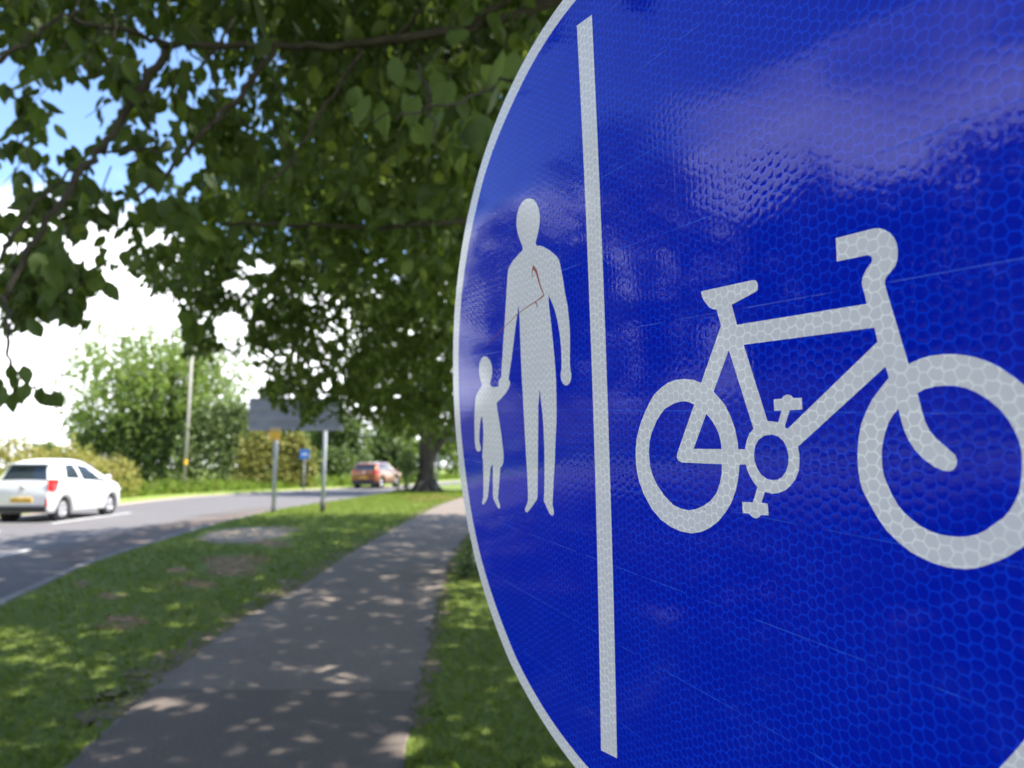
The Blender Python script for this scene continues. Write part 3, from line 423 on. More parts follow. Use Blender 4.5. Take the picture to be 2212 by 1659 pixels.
# lay-by surface between the edge line and the kerb, then dry brown debris along the channel
def off(line, d): 
    out = []
    for i in range(len(line)):
        a, b = np.array(line[max(i-1,0)]), np.array(line[min(i+1,len(line)-1)]); t = (b-a)/np.linalg.norm(b-a); out.append(tuple(np.array(line[i]) + np.array([-t[1], t[0]])*d))
    return out
def seg(line, y0, y1): return [p for p in line if y0 <= p[1] <= y1]
dense = [tuple(p) for p in smoothpath(near, 4)]
lay = seg(dense, -38, 24)
sheet('lay_by', [ (p[0]-.12, p[1]) for p in lay] + off(lay, 1.9)[::-1], -.096, M_shoulder)
br0 = seg(dense, 9.5, 26)
k = len(br0); wob = [0.15 + 1.35*math.sin(math.pi*min(1, i/(k*.3))/2)*(1-max(0, (i-k*.6)/(k*.4))*.75) + rng.normal(0,.04) for i in range(k)]
inn_ = [(p[0]-.12, p[1]) for p in br0]; ou = [off(br0, w)[i] for i, w in enumerate(wob)]
sheet('channel_debris', inn_ + ou[::-1], -.092, M_brown)
# painted lines
def line_marks(name, a, b, w, z, mat): 
    a, b = np.array(a), np.array(b); t = (b-a)/np.linalg.norm(b-a); n = np.array([-t[1], t[0]])*w/2
    return [*map(tuple, (a+n, b+n, b-n, a-n))]
c0, c1 = G(112,1131,-.1)[:2], G(282,1107.5,-.1)[:2]
d = (c1-c0)/np.linalg.norm(c1-c0); ln = np.linalg.norm(c1-c0)
mb = MB()
for kk in (-6,-5,-4,-3,-2,-1,0,3,4,5,6):
    s0 = c0 + d*(kk*(ln+1.9)); 
    if kk > 0: s0 = s0 + np.array([.10*kk*kk*.5, 0])
    q = line_marks('', s0, s0 + d*ln, .15, 0, None); mb.add([(x, y, -.094) for x, y in q], [(3,2,1,0)])
tag(mb.build('centre_line', M_line), kind='structure')
el = off(seg(dense, -38, 12), 2.0)
strip('edge_line', el, -.04, .04, -.0945, -.0915, M_line)
# the path
pl = [G(*p)[:2] for p in ((143,1659),(297,1520),(369,1454),(536,1335),(655,1264),(774,1187),(855,1142),(952,1091),(997,1076))]
pr = [G(*p)[:2] for p in ((875,1659),(905,1484),(929,1383),(952,1276),(985,1190),(1035,1130),(1090,1100))]
dl = (pl[0]-pl[1])/np.linalg.norm(pl[0]-pl[1]); dr = (pr[0]-pr[1])/np.linalg.norm(pr[0]-pr[1])
PL = [pl[0]+dl*14, pl[0]+dl*4] + pl + [(-1.2,42),(2.5,58),(9,80)]
PR = [pr[0]+dr*14, pr[0]+dr*4] + pr + [(1.2,42),(5,58),(11.5,80)]
PL = smoothpath([tuple(p[:2]) for p in PL], 6); PR = smoothpath([tuple(p[:2]) for p in PR], 6)
def rag(line, s, seed):
    r = np.random.default_rng(seed); L2 = smoothpath([tuple(p) for p in line], 3); return [np.array(p) + r.normal(0, s, 2) for p in L2]
sheet('path_edge_soil', [p + [-.20, 0] for p in rag(PL, .09, 3)] + [p + [.07, 0] for p in rag(PR, .035, 4)][::-1], .003, M_soil)
sheet('path', rag(PL, .012, 5) + rag(PR, .012, 6)[::-1], .008, M_path)
ia = min(range(len(PL)), key=lambda i: abs(PL[i][1]-float(G(330,1492)[1]))); ib = min(range(len(PR)), key=lambda i: abs(PR[i][1]-float(G(900,1496)[1])))
sheet('path_resurfacing', [PL[i] + np.array([.02, 0]) for i in range(ia)] + [np.array(G(330,1492)[:2])+[.02,0], G(900,1496)[:2]-np.array([.02,0])] + [PR[i] - np.array([.02, 0]) for i in range(ib)][::-1], .0125, M_pathdark)
def patch(name, px, py, rx, ry, z, mat, seed, n=28, jit=.16, sy=1):
    r = np.random.default_rng(seed); pts = []; rad = 1 + r.normal(0, jit, n); rad = (rad + np.roll(rad, 1) + np.roll(rad, 2))/3
    for i in range(n):
        a = 2*math.pi*i/n; pts.append(G(px + rx*rad[i]*math.cos(a), py - ry*rad[i]*math.sin(a))[:2])
    return sheet(name, pts, z, mat)
sheet('paved_crossing', [G(*p)[:2] for p in ((425,1166),(452,1150),(520,1140),(640,1136),(655,1142),(630,1150),(600,1162),(540,1172),(470,1174))], .0042, M_slab, jag=.03, sub=.25)
for i, (a, b, c_, d_) in enumerate(((500,1222,62,22),(265,1343,36,14),(430,1262,34,8),(243,1288,26,5),(385,1232,22,6),(180,1262,16,5),(590,1175,40,6),(585,1450,38,10),(930,1075,50,6),(700,1092,10,3))):
    patch('bare_patch', a, b, c_*1.2, d_*1.2, .0045, M_barepatch, 20+i, jit=.35)
# ---------------------------------------------------------------- vehicles
M_tyre = simple('tyre rubber', (.018,.018,.019), .85)
M_rim = simple('alloy rim', (.55,.55,.57), .3, .9)
M_glass = simple('tinted car glass', (.03,.04,.05), .05, 0, spec=.8)
M_blacktrim = simple('black plastic trim', (.02,.02,.022), .6)
M_redlamp = simple('red lamp lens', (.55,.015,.02), .15, coat=1)
M_whitepaint = simple('white car paint', (.82,.82,.81), .3, coat=1)
M_orangepaint = simple('orange car paint', (.23,.075,.018), .3, .3, coat=1)
M_plateyellow = simple('number plate yellow', (.75,.45,.04), .4)
M_char = simple('number plate characters', (.03,.03,.03), .5)
M_silver = simple('roof rail silver', (.6,.6,.64), .3, .9)
M_lamp_clear = simple('clear lamp glass', (.7,.72,.75), .1, coat=1)

def make_car(name, label, loc, rz, paint, L_, W_, top, belt, zb, wheels, wr, arch, tumble, glass_side, rear_glass, tail, cladding, rails, front_glass):
    """body lofted from cross-sections; y runs from the rear bumper (0) to the nose (L_)"""
    root = empty(name, loc, rz); tag(root, label, 'car')
    ty, tz = zip(*top); by, bz = zip(*belt); zy, zz = zip(*zb)
    def hw(y):
        e = min(y, L_-y); k = max(0, 1 - e/.42); return W_/2*(1 - (.17 if y < L_/2 else .30)*k**2.2)
    def sec(y):
        T = float(np.interp(y, ty, tz)); B = min(float(np.interp(y, by, bz)), T-.015); Z = float(np.interp(y, zy, zz)); w = hw(y)
        za = Z
        for wy in wheels:
            if abs(y-wy) < arch: za = max(za, wr*.98 + math.sqrt(arch**2-(y-wy)**2))
        za = min(za, B-.12)
        hgt = T-B; rw = w*(.97 - tumble*min(1, hgt/.5))
        pts = [(w*.90, za), (w*.975, za+.03), (w*1.0, za+(B-za)*.35), (w*.995, za+(B-za)*.65), (w*.965, B-.015), (w*.955, B)]
        pts += [(w*.955+(rw-w*.955)*.45, B+hgt*.45), (rw, B+hgt*.84), (rw*.93, B+hgt*.95), (rw*.75, B+hgt*.99), (rw*.4, T), (0, T+.004)]
        return pts
    ys = sorted(set([0, .015, .04, .08] + [round(.1+i*.045, 3) for i in range(int((L_-.2)/.045)+1)] + [L_-.1, L_-.06, L_-.02, L_]))
    V = []; n = 23
    for y in ys:
        s = sec(y); ring = s + [(-a, b) for a, b in s[:-1][::-1]]
        V += [(a, y - (0), b) for a, b in ring]
    F = []
    for i in range(len(ys)-1):
        for k in range(n-1): F.append((i*n+k, i*n+k+1, (i+1)*n+k+1, (i+1)*n+k))
        F.append((i*n+n-1, i*n, (i+1)*n, (i+1)*n+n-1))
    F.append(tuple(range(n))[::-1]); F.append(tuple((len(ys)-1)*n+k for k in range(n)))
    body = mesh('body', V, F, paint, root, True)
    def side(y, f, s, out=.006):                       # a point on the glasshouse, f from belt 0 to roof edge 1
        q = sec(y); B = q[5][1]; a, b = q[5], q[7]; m = q[6]
        p = (a[0]+(m[0]-a[0])*f*2, a[1]+(m[1]-a[1])*f*2) if f < .5 else (m[0]+(b[0]-m[0])*(f*2-1), m[1]+(b[1]-m[1])*(f*2-1))
        return (s*(p[0]+out), y, p[1]+out*.3)
    for s in (-1, 1):
        for (y0a, y0b, y1a, y1b, f0, f1) in glass_side:    # bottom rear, top rear, bottom front, top front
            V = []; F = []; nu, nv = 10, 6
            for i in range(nu+1):
                for j in range(nv+1):
                    v = j/nv; ya = y0a+(y0b-y0a)*v; yb = y1a+(y1b-y1a)*v; V.append(side(ya+(yb-ya)*i/nu, f0+(f1-f0)*v, s))
            for i in range(nu):
                for j in range(nv): F.append((i*(nv+1)+j, i*(nv+1)+j+1, (i+1)*(nv+1)+j+1, (i+1)*(nv+1)+j))
            mesh('side_window', V, F, M_glass, root)
    def skin(y, x):                                    # outermost z over the top profile
        T = float(np.interp(y, ty, tz)); k = min(1, abs(x)/(hw(y)*.8)); return T - .03*k**3
    for nm, (y0, y1, w0, w1) in (('rear_window', rear_glass), ('windscreen', front_glass)):
        V = []; F = []; nu, nv = 8, 8
        for j in range(nv+1):
            y = y0+(y1-y0)*j/nv; w = w0+(w1-w0)*j/nv; sg = -1 if nm == 'rear_window' else 1
            for i in range(nu+1):
                x = -w+2*w*i/nu; V.append((x, y+sg*.012, skin(y, x)+.008))
        for j in range(nv):
            for i in range(nu): F.append((j*(nu+1)+i, j*(nu+1)+i+1, (j+1)*(nu+1)+i+1, (j+1)*(nu+1)+i))
        mesh(nm, V, F, M_glass, root)
    for wy in wheels:
        for s in (-1, 1):
            x0 = s*(W_/2-.19); 
            whl = empty('wheel', (0,0,0)); whl.parent = root; whl.location = (x0, wy, wr)
            MB().lathe([(wr*.60,-.10),(wr*.94,-.10),(wr,-.07),(wr,.07),(wr*.94,.10),(wr*.62,.10)], (0,0,0)).build('tyre', M_tyre, whl, True)
            rm = MB().lathe([(wr*.62,.085),(wr*.66,.103),(wr*.60,.095),(wr*.56,.04)] if s > 0 else [(wr*.62,-.085),(wr*.66,-.103),(wr*.60,-.095),(wr*.56,-.04)], (0,0,0))
            rm.lathe([(.001, s*.09),(.06, s*.09),(.07, s*.06)], (0,0,0))
            for a in range(5):
                th = a*2*math.pi/5 + .3
                for dd in (-.13, .13):
                    rm.tube([(s*.082, .04*math.cos(th), .04*math.sin(th)), (s*.088, wr*.62*math.cos(th+dd), wr*.62*math.sin(th+dd))], [.022,.016], 6)
            rm.lathe([(.001, s*.035),(wr*.58, s*.035)], (0,0,0)); rm.build('rim', M_rim, whl, True)
            MB().lathe([(.001, -s*.02),(arch-.01, -s*.02),(arch-.01, s*.10),(arch-.03, s*.10)], (x0, wy, wr*.99)).build('wheel_arch', M_blacktrim, root)
    zl, zh, xin, ywrap = tail
    for s in (-1, 1):
        V = []; F = []; prof = []
        for j in range(6):                             # lamp wraps from the rear face round the flank
            z = zl+(zh-zl)*j/5; sw = .5+.5*math.sin(j/5*math.pi*.5+.2)
            pts = [(xin + (1-j/5)*.03, -.012), (hw(0)*.985+.004, -.012), (hw(.03)*1.0+.012, .03), (hw(ywrap*.5)*1.0+.014, ywrap*.5*sw), (hw(ywrap)*1.0+.012, ywrap*sw)]
            V += [(s*a, b + (.04+.0 if z > zh-.02 else 0)*0, z) for a, b in pts]
        for j in range(5):
            for i in range(4): F.append((j*5+i, j*5+i+1, (j+1)*5+i+1, (j+1)*5+i))
        mesh('tail_light', V, F, M_redlamp, root)
        zr = float(np.interp(.05, zy, zz))+.12
        MB().box((s*(W_/2-.16)-.03, -.012, zr), (s*(W_/2-.16)+.03, .03, zr+.20), .006).build('reflector', M_redlamp, root)
        MB().box((s*W_*.30-.17, L_-.16, .66), (s*W_*.30+.17, L_-.005, .78), .03).build('headlight', M_lamp_clear, root)
        # door mirror on a short arm
        ym = L_*.655; zm = float(np.interp(ym, by, bz))+.07
        mr = MB().box((s*(W_/2+.03)-.02*s if s>0 else s*(W_/2+.16), ym-.05, zm), (s*(W_/2+.16) if s>0 else s*(W_/2+.03)-.02*s, ym+.05, zm+.13), .03); mr.build('door_mirror', paint, root, True)
        MB().box((min(s*(W_/2-.08), s*(W_/2+.05)), ym-.02, zm-.01), (max(s*(W_/2-.08), s*(W_/2+.05)), ym+.03, zm+.04)).build('mirror_arm', M_blacktrim, root)
        for yh in (L_*.33, L_*.56):
            MB().box((s*(W_/2-.01)-.012, yh, .80), (s*(W_/2-.01)+.018, yh+.16, .83), .008).build('door_handle', paint, root)
        for yd in (L_*.275, L_*.475, L_*.70):
            o = MB().tube([(s*(W_/2*.985), yd, .30), (s*(W_/2*1.004), yd+.01, .55), (s*(W_/2*.99), yd+.02, .80)], .005, 6).build('door_seam', M_blacktrim, root)
    MB().box((-W_/2*.80, -.035, .24), (W_/2*.80, .10, .24+cladding), .02).build('rear_bumper_trim', M_blacktrim, root)
    zp = .24+cladding+.09
    pl_ = MB().box((-.26, -.022, zp), (.26, .01, zp+.11), .004).build('number_plate', M_plateyellow, root)
    ch = MB()
    for i in range(7):
        xx = -.21+i*.066+(.03 if i > 3 else 0)
        ch.box((xx-.018, -.0245, zp+.022), (xx-.008, -.0225, zp+.088)); ch.box((xx+.006, -.0245, zp+.022), (xx+.016, -.0225, zp+.088)); ch.box((xx-.007, -.0245, zp+.05), (xx+.005, -.0225, zp+.062))
    me = pl_.data; v0 = [v.co[:] for v in me.vertices]; f0 = [list(p.vertices) for p in me.polygons]
    full = MB().add(v0, f0).add(ch.V, ch.F); m2 = bpy.data.meshes.new('number_plate'); m2.from_pydata(full.V, [], full.F); m2.materials.append(M_plateyellow); m2.materials.append(M_char)
    m2.polygons.foreach_set('material_index', [0]*len(f0) + [1]*len(ch.F)); pl_.data = m2
    MB().lathe([(.001,-.03),(.05,-.03),(.06,-.01)], (0, 0.0, zl+.10), axis='y').build('rear_badge', M_rim, root)
    MB().box((-W_/2*.68, -.002+rear_glass[1]-.11, skin(rear_glass[1],0)-.005), (W_/2*.68, rear_glass[1]+.06, skin(rear_glass[1],0)+.03), .012).build('roof_spoiler', paint, root)
    if rails:
        for s in (-1, 1):
            p = [side(y, 1, s, -.05) for y in np.linspace(*rails, 8)]; p = [(a, b, c_+.075-(.05 if i in (0, 7) else 0)) for i, (a, b, c_) in enumerate(p)]
            MB().tube(p, .02, 8).build('roof_rail', M_silver, root, True)
    return root
ZR = -.10
rr_, fr_ = G(127,1125,ZR), G(222,1113,ZR)
ang = math.atan2(fr_[1]-rr_[1], fr_[0]-rr_[0]) - math.pi/2
cx_ = .16 + rr_[0] - .77*math.cos(ang) + .55*math.sin(ang); cy_ = rr_[1] - .80*math.sin(ang) - .55*math.cos(ang)
make_car('hatchback_car', 'small white hatchback with red tail lights driving away on the far lane', (cx_, cy_, ZR), ang, M_whitepaint, 3.4, 1.54,
    [(0,.82),(.02,.97),(.05,1.05),(.21,1.42),(.34,1.48),(.6,1.53),(.95,1.57),(1.3,1.57),(1.65,1.52),(1.98,1.40),(2.60,1.03),(2.9,.92),(3.14,.78),(3.30,.64),(3.37,.52),(3.4,.42)],
    [(0,.92),(.4,1.04),(1.2,1.00),(2.5,.93),(3.4,.80)], [(0,.30),(.1,.22),(3.2,.20),(3.4,.28)], (.56, 2.76), .29, .335, .31,
    [(.56,.72,1.16,1.06,.10,.88),(1.27,1.19,2.32,1.70,.06,.86)], (.05,.215,.56,.43), (.76,1.06,.60,.22), .16, None, (1.95,2.52,.50,.64))
o0 = G(815,1056,ZR); o1_ = G(862,1049,ZR); ang2 = -math.radians(11)
cx2 = o0[0] - .92*math.cos(ang2); cy2 = o0[1] - .92*math.sin(ang2)
make_car('suv_car', 'orange metallic SUV with silver roof rails far along the road near the tree trunk', (cx2, cy2, ZR), ang2, M_orangepaint, 4.5, 1.86,
    [(0,.95),(.02,1.06),(.06,1.12),(.34,1.50),(.55,1.60),(1.2,1.66),(2.1,1.66),(2.5,1.60),(3.3,1.12),(3.9,1.04),(4.25,.94),(4.42,.75),(4.5,.55)],
    [(0,1.04),(.5,1.12),(1.5,1.06),(3.2,1.00),(4.5,.90)], [(0,.48),(.1,.36),(4.3,.30),(4.5,.42)], (.85, 3.55), .35, .41, .20,
    [(.55,.62,1.05,1.0,.10,.85),(1.12,1.05,1.95,1.90,.06,.88),(2.02,1.97,2.9,2.42,.06,.86)], (.08,.33,.70,.56), (.92,1.10,.58,.30), .30, (.6,2.5), (2.55,3.25,.56,.74))

# ---------------------------------------------------------------- poles and signs across the road
def vpole(px, py, z=0): g = G(px, py, z); return float(g[0]), float(g[1])
x, y = vpole(398, 1054, -.04)
h = (1054-742)/FPX*y
tp = empty('utility_pole', (x, y, -.04)); tag(tp, 'tall bare wooden pole with a small orange band, in front of the bushy tree', 'utility pole')
MB().tube([(0,0,-.2),(0,0,h*.5),(0.02,0,h)], [.105,.095,.085], 14).build('pole_shaft', M_wood, tp, True)
MB().lathe([(.108,0),(.110,.01),(.110,.30),(.106,.31)], (0,0,1.45), axis='z').build('band', M_yellow, tp)
MB().lathe([(.14,0),(.145,.02),(.145,.62),(.13,.66)], (0,0,.0), axis='z').build('base_sleeve', M_barkgrey, tp)

def board(name, label, pxs, pyb, ptop, pbot, px0, px1, yaw=0, extra=None, pw=.054):
    g0 = G(pxs[0], pyb[0]); d0 = float((g0-CL) @ (CR @ np.array([0,0,-1.])))
    a = P(px0, ptop[0], d0); b = P(px1, ptop[1], d0); zt = float(a[2]); zb_ = float(P(px0, pbot[0], d0)[2])
    root = empty(name, (float(g0[0]), float(g0[1]), 0)); tag(root, label, 'road sign')
    X0, X1 = float(a[0]-g0[0]), float(b[0]-g0[0]); Y0 = -.09
    MB().box((X0, Y0, zb_), (X1, Y0+.025, zt), .008).build('sign_panel', M_boardback, root)
    for zz in np.linspace(zb_+.03, zt-.03, 4):
        MB().box((X0+.01, Y0-.03, zz-.02), (X1-.01, Y0-.002, zz+.02), .003).build('channel_rail', M_boardback, root)
    for i, px in enumerate(pxs):
        xg = float(P(px, 1000, d0)[0]-g0[0])
        MB().tube([(xg,0.02,-.3),(xg,0.02,zt-.02)], pw, 14).build('post', M_steel, root, True)
        if extra: 
            if i == 0: MB().box((xg-.17, -.10, zb_-.26), (xg+.17, -.075, zb_+.08), .01).build('yellow_plate', M_yellow, root)
            MB().tube([(xg,0.02,-.05),(xg,0.02,.38 if i else .12)], pw*1.25, 14).build('base_collar', M_darkcollar, root, True)
    return root
board('direction_sign', 'large grey back of a direction sign on two steel posts with a yellow plate', (589.5, 696.5), (1106,1108), (857,857), (930,930), 530, 738, extra=True)
board('direction_sign', 'grey back of a sign half hidden behind the big tree trunk', (943, 1000), (1062,1062), (918,918), (953,953), 938, 1040)
y = 39.5; x = (657 - W0/2)/FPX*.993*y
bs = empty('blue_sign', (x, y, -.04)); tag(bs, 'small blue square sign with a white arrow beside the olive bush', 'road sign')
zc = 1.27 + (1008-980)/FPX*y
MB().box((-.27,-.02,zc-.27),(.27,0,zc+.27),.006).build('sign_panel', M_blueplate, bs)
ar = MB(); ar.add([(-.17,-.024,zc-.04),(.04,-.024,zc-.04),(.04,-.024,zc-.11),(.18,-.024,zc),(.04,-.024,zc+.11),(.04,-.024,zc+.04),(-.17,-.024,zc+.04)], [(0,1,2,3,4,5,6)])
ar.build('arrow', M_whiteplate, bs); MB().tube([(0,.03,-.2),(0,.03,zc+.2)], .035, 10).build('post', M_steel, bs, True)
# ---------------------------------------------------------------- vegetation
LEAF_FINE = np.array([(0,0,0),(.20,.14,.02),(.33,.32,.03),(.31,.42,.03),(.36,.52,.03),(.29,.60,.03),(.29,.68,.02),(.19,.76,.02),(.16,.84,.01),(.05,.93,0),(0,1.06,-.03),
                      (-.05,.93,0),(-.16,.84,.01),(-.19,.76,.02),(-.29,.68,.02),(-.29,.60,.03),(-.36,.52,.03),(-.31,.42,.03),(-.33,.32,.03),(-.20,.14,.02),(0,.5,-.03)])
LEAF_FINE[:,0] *= .84
LEAF_FINE_F = [(20,i,i+1) for i in range(0,19)] + [(20,19,0)]
LEAF_MED = np.array([(0,0,0),(.30,.30,.03),(.30,.62,.03),(0,1.05,-.02),(-.30,.62,.03),(-.30,.30,.03)]); LEAF_MED_F = [(0,1,2,3),(0,3,4,5)]
LEAF_LOW = np.array([(0,0,0),(.34,.45,.03),(0,1.0,0),(-.34,.45,.03)]); LEAF_LOW_F = [(0,1,2,3)]
BLADE = np.array([(-.04,0,0),(.04,0,0),(.03,.55,.06),(0,1,.22),(-.03,.55,.06)]); BLADE_F = [(0,1,2,3,4)]
def leaves(name, pos, axis, size, mat, tmpl, faces, parent=None, flat=.5, nrm=None):
    """one leaf per row of pos, its length along axis"""
    n = len(pos); pos = np.asarray(pos, float); a = axis/np.linalg.norm(axis, axis=1, keepdims=True)
    r = rng.normal(size=(n,3)) if nrm is None else nrm + rng.normal(size=(n,3))*flat
    r -= a*(r*a).sum(1, keepdims=True); r /= np.linalg.norm(r, axis=1, keepdims=True)+1e-9; s = np.cross(a, r)
    size = np.broadcast_to(np.asarray(size, float), (n,))[:,None,None]; T = tmpl
    wv = (1 + rng.normal(0,.12,(n,1,1)))
    V = pos[:,None,:] + size*(T[None,:,0:1]*wv*s[:,None,:] + T[None,:,1:2]*a[:,None,:] + T[None,:,2:3]*r[:,None,:]*rng.uniform(-2,7,(n,1,1)))
    V = V.reshape(-1,3); nv = len(T)
    me = bpy.data.meshes.new(name); me.vertices.add(len(V)); me.vertices.foreach_set('co', V.astype(np.float32).ravel())
    lens = np.array([len(f) for f in faces]); flat_idx = np.concatenate([np.array(f) for f in faces])
    li = (flat_idx[None,:] + (np.arange(n)*nv)[:,None]).ravel()
    me.loops.add(len(li)); me.loops.foreach_set('vertex_index', li.astype(np.int32))
    tot = np.tile(lens, n); start = np.concatenate([[0], np.cumsum(tot)[:-1]])
    me.polygons.add(len(tot)); me.polygons.foreach_set('loop_start', start.astype(np.int32)); me.polygons.foreach_set('loop_total', tot.astype(np.int32))
    me.update(calc_edges=True); me.validate()
    return link(name, me, mat, parent)
def sprays(centres, nleaf, length, droop=.8, spread=1.0):
    """leaf positions and axes along short drooping twigs"""
    pos, ax = [], []
    for c_ in centres:
        d_ = rng.normal(size=3); d_[2] = -abs(d_[2])*.6 - .1; d_ /= np.linalg.norm(d_); L_ = length*rng.uniform(.6,1.3)
        p = np.asarray(c_) - d_*L_*.5; sd = np.cross(d_, [0,0,1]); sd /= np.linalg.norm(sd)+1e-9
        for k in range(nleaf):
            t = (k+.5)/nleaf; sgn = 1 if k % 2 else -1
            q = p + d_*L_*t + rng.normal(0, .012, 3); q[2] -= (t*L_)**2*.5
            a = sd*sgn*.75*spread + d_*.5 + rng.normal(0,.28,3); a[2] -= droop; pos.append(q); ax.append(a)
    return np.array(pos), np.array(ax)
GAPS = [(558,893,44,40),(610,905,40,22),(165,205,62,38),(240,352,48,48),(405,352,42,44),(30,432,38,26),(215,120,26,16),(60,60,0,0),(470,62,24,14),(505,35,18,20),(460,175,30,20),(345,250,20,26),(25,250,18,20),
        (330,500,38,28),(250,520,24,20),(560,570,40,16),(510,610,30,16),(200,545,16,22),(540,810,40,24),(500,700,40,34),(755,690,8,8),(130,420,22,18),(190,650,16,24)]
_r = np.random.default_rng(5)
GAPS += [(_r.uniform(0,600), _r.uniform(0,480), _r.uniform(6,17), _r.uniform(6,17)) for _ in range(70)] + [(_r.uniform(400,980), _r.uniform(150,880), _r.uniform(3,9), _r.uniform(3,9)) for _ in range(60)]
GAPS += [(120,300,30,24),(330,170,26,24),(20,330,20,24),(85,395,30,22),(300,410,36,26),(300,255,26,20)]
def keep(pos, soft=.16, sky_line=True):
    q = proj(pos); ok = np.ones(len(pos), bool)
    for gx, gy, rx, ry in GAPS:
        if rx: ok &= ((q[:,0]-gx)/rx)**2 + ((q[:,1]-gy)/ry)**2 > 1 + rng.normal(0, soft, len(pos))
    vis = (q[:,0] > -30) & (q[:,0] < 1230) & (q[:,1] > -30) & (q[:,2] > 0)
    if sky_line:          # the canopy's ragged lower edge, open to the sky under it
        lx = [-50,0,70,110,190,215,290,330,385,400,440,480,520,560,610,700,800,880,930,1230]; ly = [640,705,690,640,712,590,560,628,640,770,770,800,820,850,930,905,905,950,965,1000]
        ok &= ~vis | (q[:,1] < np.interp(q[:,0], lx, ly) + rng.normal(0, 10, len(pos)))
    return ok

# --- the tree beside the path whose branches hang over the top left
t1 = empty('overhanging_tree', (2.3, 5.2, 0)); tag(t1, 'near tree whose leafy branches hang across the top left', 'tree')
def loc(o, pts): return [np.array(p) - np.array([*o.location]) for p in pts]
mb = MB(); mb.tube(loc(t1, [(2.3,5.2,-.2),(2.32,5.2,.5),(2.3,5.15,2.0),(2.2,5.1,3.4),(2.3,5.0,5.0),(2.5,5.0,7.0)]), [.26,.20,.17,.15,.11,.05], 14)
mb.tube(smoothpath(loc(t1, [(2.2,5.1,3.0),(1.3,4.4,3.6),P(1215,-8,3.65*.74)]), 5), np.linspace(.09,.03,11), 10)
br = [([(1215,-8,3.65),(1100,38,3.6),(1000,60,3.5),(830,88,3.45),(700,100,3.4),(600,103,3.4),(400,98,3.3),(300,74,3.2),(160,36,3.0)], .024, .009),
 ([(600,103,3.4),(530,185,3.35),(470,255,3.3),(430,292,3.2),(350,385,3.1),(290,432,3.0)], .015, .006),
 ([(365,96,3.3),(310,180,3.2),(245,285,3.05),(185,360,2.9),(110,475,2.75),(10,640,2.6)], .018, .009),
 ([(790,93,3.45),(720,200,3.4),(650,320,3.3),(560,420,3.2)], .011, .004),
 ([(-30,150,2.7),(60,95,2.7),(110,55,2.75),(180,20,2.8)], .010, .005),
 ([(10,640,2.6),(18,700,2.5),(24,760,2.45),(34,800,2.4),(70,838,2.4),(108,856,2.4)], .0065, .003),
 ([(205,330,3.0),(320,325,3.0),(420,322,3.0)], .006, .003), ([(500,45,3.2),(440,130,3.2),(400,98,3.2)], .007, .004),
 ([(0,560,2.6),(90,420,2.7),(185,360,2.9)], .007, .004), ([(1215,150,1.75),(1120,165,1.7),(1000,215,1.6),(880,240,1.55),(800,260,1.5)], .0045, .0015),
 ([(1000,60,3.5),(1090,0,3.4),(1160,-60,3.3)], .014, .010), ([(850,95,3.5),(900,30,3.4),(960,-40,3.3)], .010, .006), ([(480,480,3.6),(640,485,3.7),(820,490,3.9),(1010,478,4.2)], .007, .016),
 ([(250,20,2.9),(240,110,2.9),(200,170,2.9)], .004, .002), ([(900,140,2.2),(930,240,2.0),(940,330,2.0)], .004, .002), ([(60,330,2.7),(110,420,2.7),(150,520,2.7),(165,600,2.7)], .004,.002)]
limbs = MB(); twigpts = []; LD = .74
for pts, r0, r1 in br:
    w = smoothpath([P(p[0], p[1], p[2]*LD) for p in pts], 5); w = [p + rng.normal(0,.006,3) for p in w]
    limbs.tube([p - np.array([*t1.location]) for p in w], np.linspace(r0*.85, r1*.8, len(w)), 8); twigpts += w

blobs = [(100,50,170,65,2.2,3.0,40),(330,30,160,50,2.5,3.3,34),(560,50,180,85,2.7,3.9,46),(820,80,200,120,2.3,4.4,100),(1050,120,150,150,2.0,4,90),(50,290,85,80,2.3,3,15),
 (300,200,75,80,2.4,3.2,15),(410,200,75,90,2.7,3.4,15),(330,330,60,50,2.5,3.2,7),(110,360,80,60,2.3,3,9),(120,470,130,80,2.3,3.0,26),(310,480,120,70,2.5,3.3,24),(60,570,85,75,2.3,2.9,24),(145,630,45,70,2.4,2.9,14),
 (45,655,45,36,2.3,2.7,8),(600,250,180,150,3,5.5,90),(900,280,220,190,2.2,5.5,150),(480,330,90,90,3,4.5,30),(430,480,60,60,3,4.5,16),(1080,420,120,160,3,5.5,50)]
cs = []
for px, py, rx, ry, d0, d1, n in blobs:
    for _ in range(n):
        a = rng.uniform(0,2*math.pi); r = math.sqrt(rng.uniform()); cs.append(P(px+rx*r*math.cos(a), py+ry*r*math.sin(a), rng.uniform(d0,d1)+.25))
cs = [c_ for c_ in cs if not (proj(c_[None])[0][0] < 440 and proj(c_[None])[0][1] < 570 and rng.uniform() < .3)]
tw = np.array(twigpts); tw = tw[rng.integers(0, len(tw), 90)] + rng.normal(0,.06,(90,3)) + [0,.12,-.03]; cs += list(tw)
pos, ax = sprays(cs, 9, .27, droop=1.0); ok = keep(pos)
lq = proj(np.array(twigpts)); lp = proj(pos)           # few leaves hang on the camera's side of the bare limbs
dd = np.hypot(lp[:,None,0]-lq[None,:,0], lp[:,None,1]-lq[None,:,1]); j = dd.argmin(1); ok &= ~((dd.min(1) < 30) & (lp[:,2] < lq[j,2]+.06) & (rng.uniform(size=len(pos)) < .8))
pos, ax = pos[ok], ax[ok]
loc1 = np.array([*t1.location])
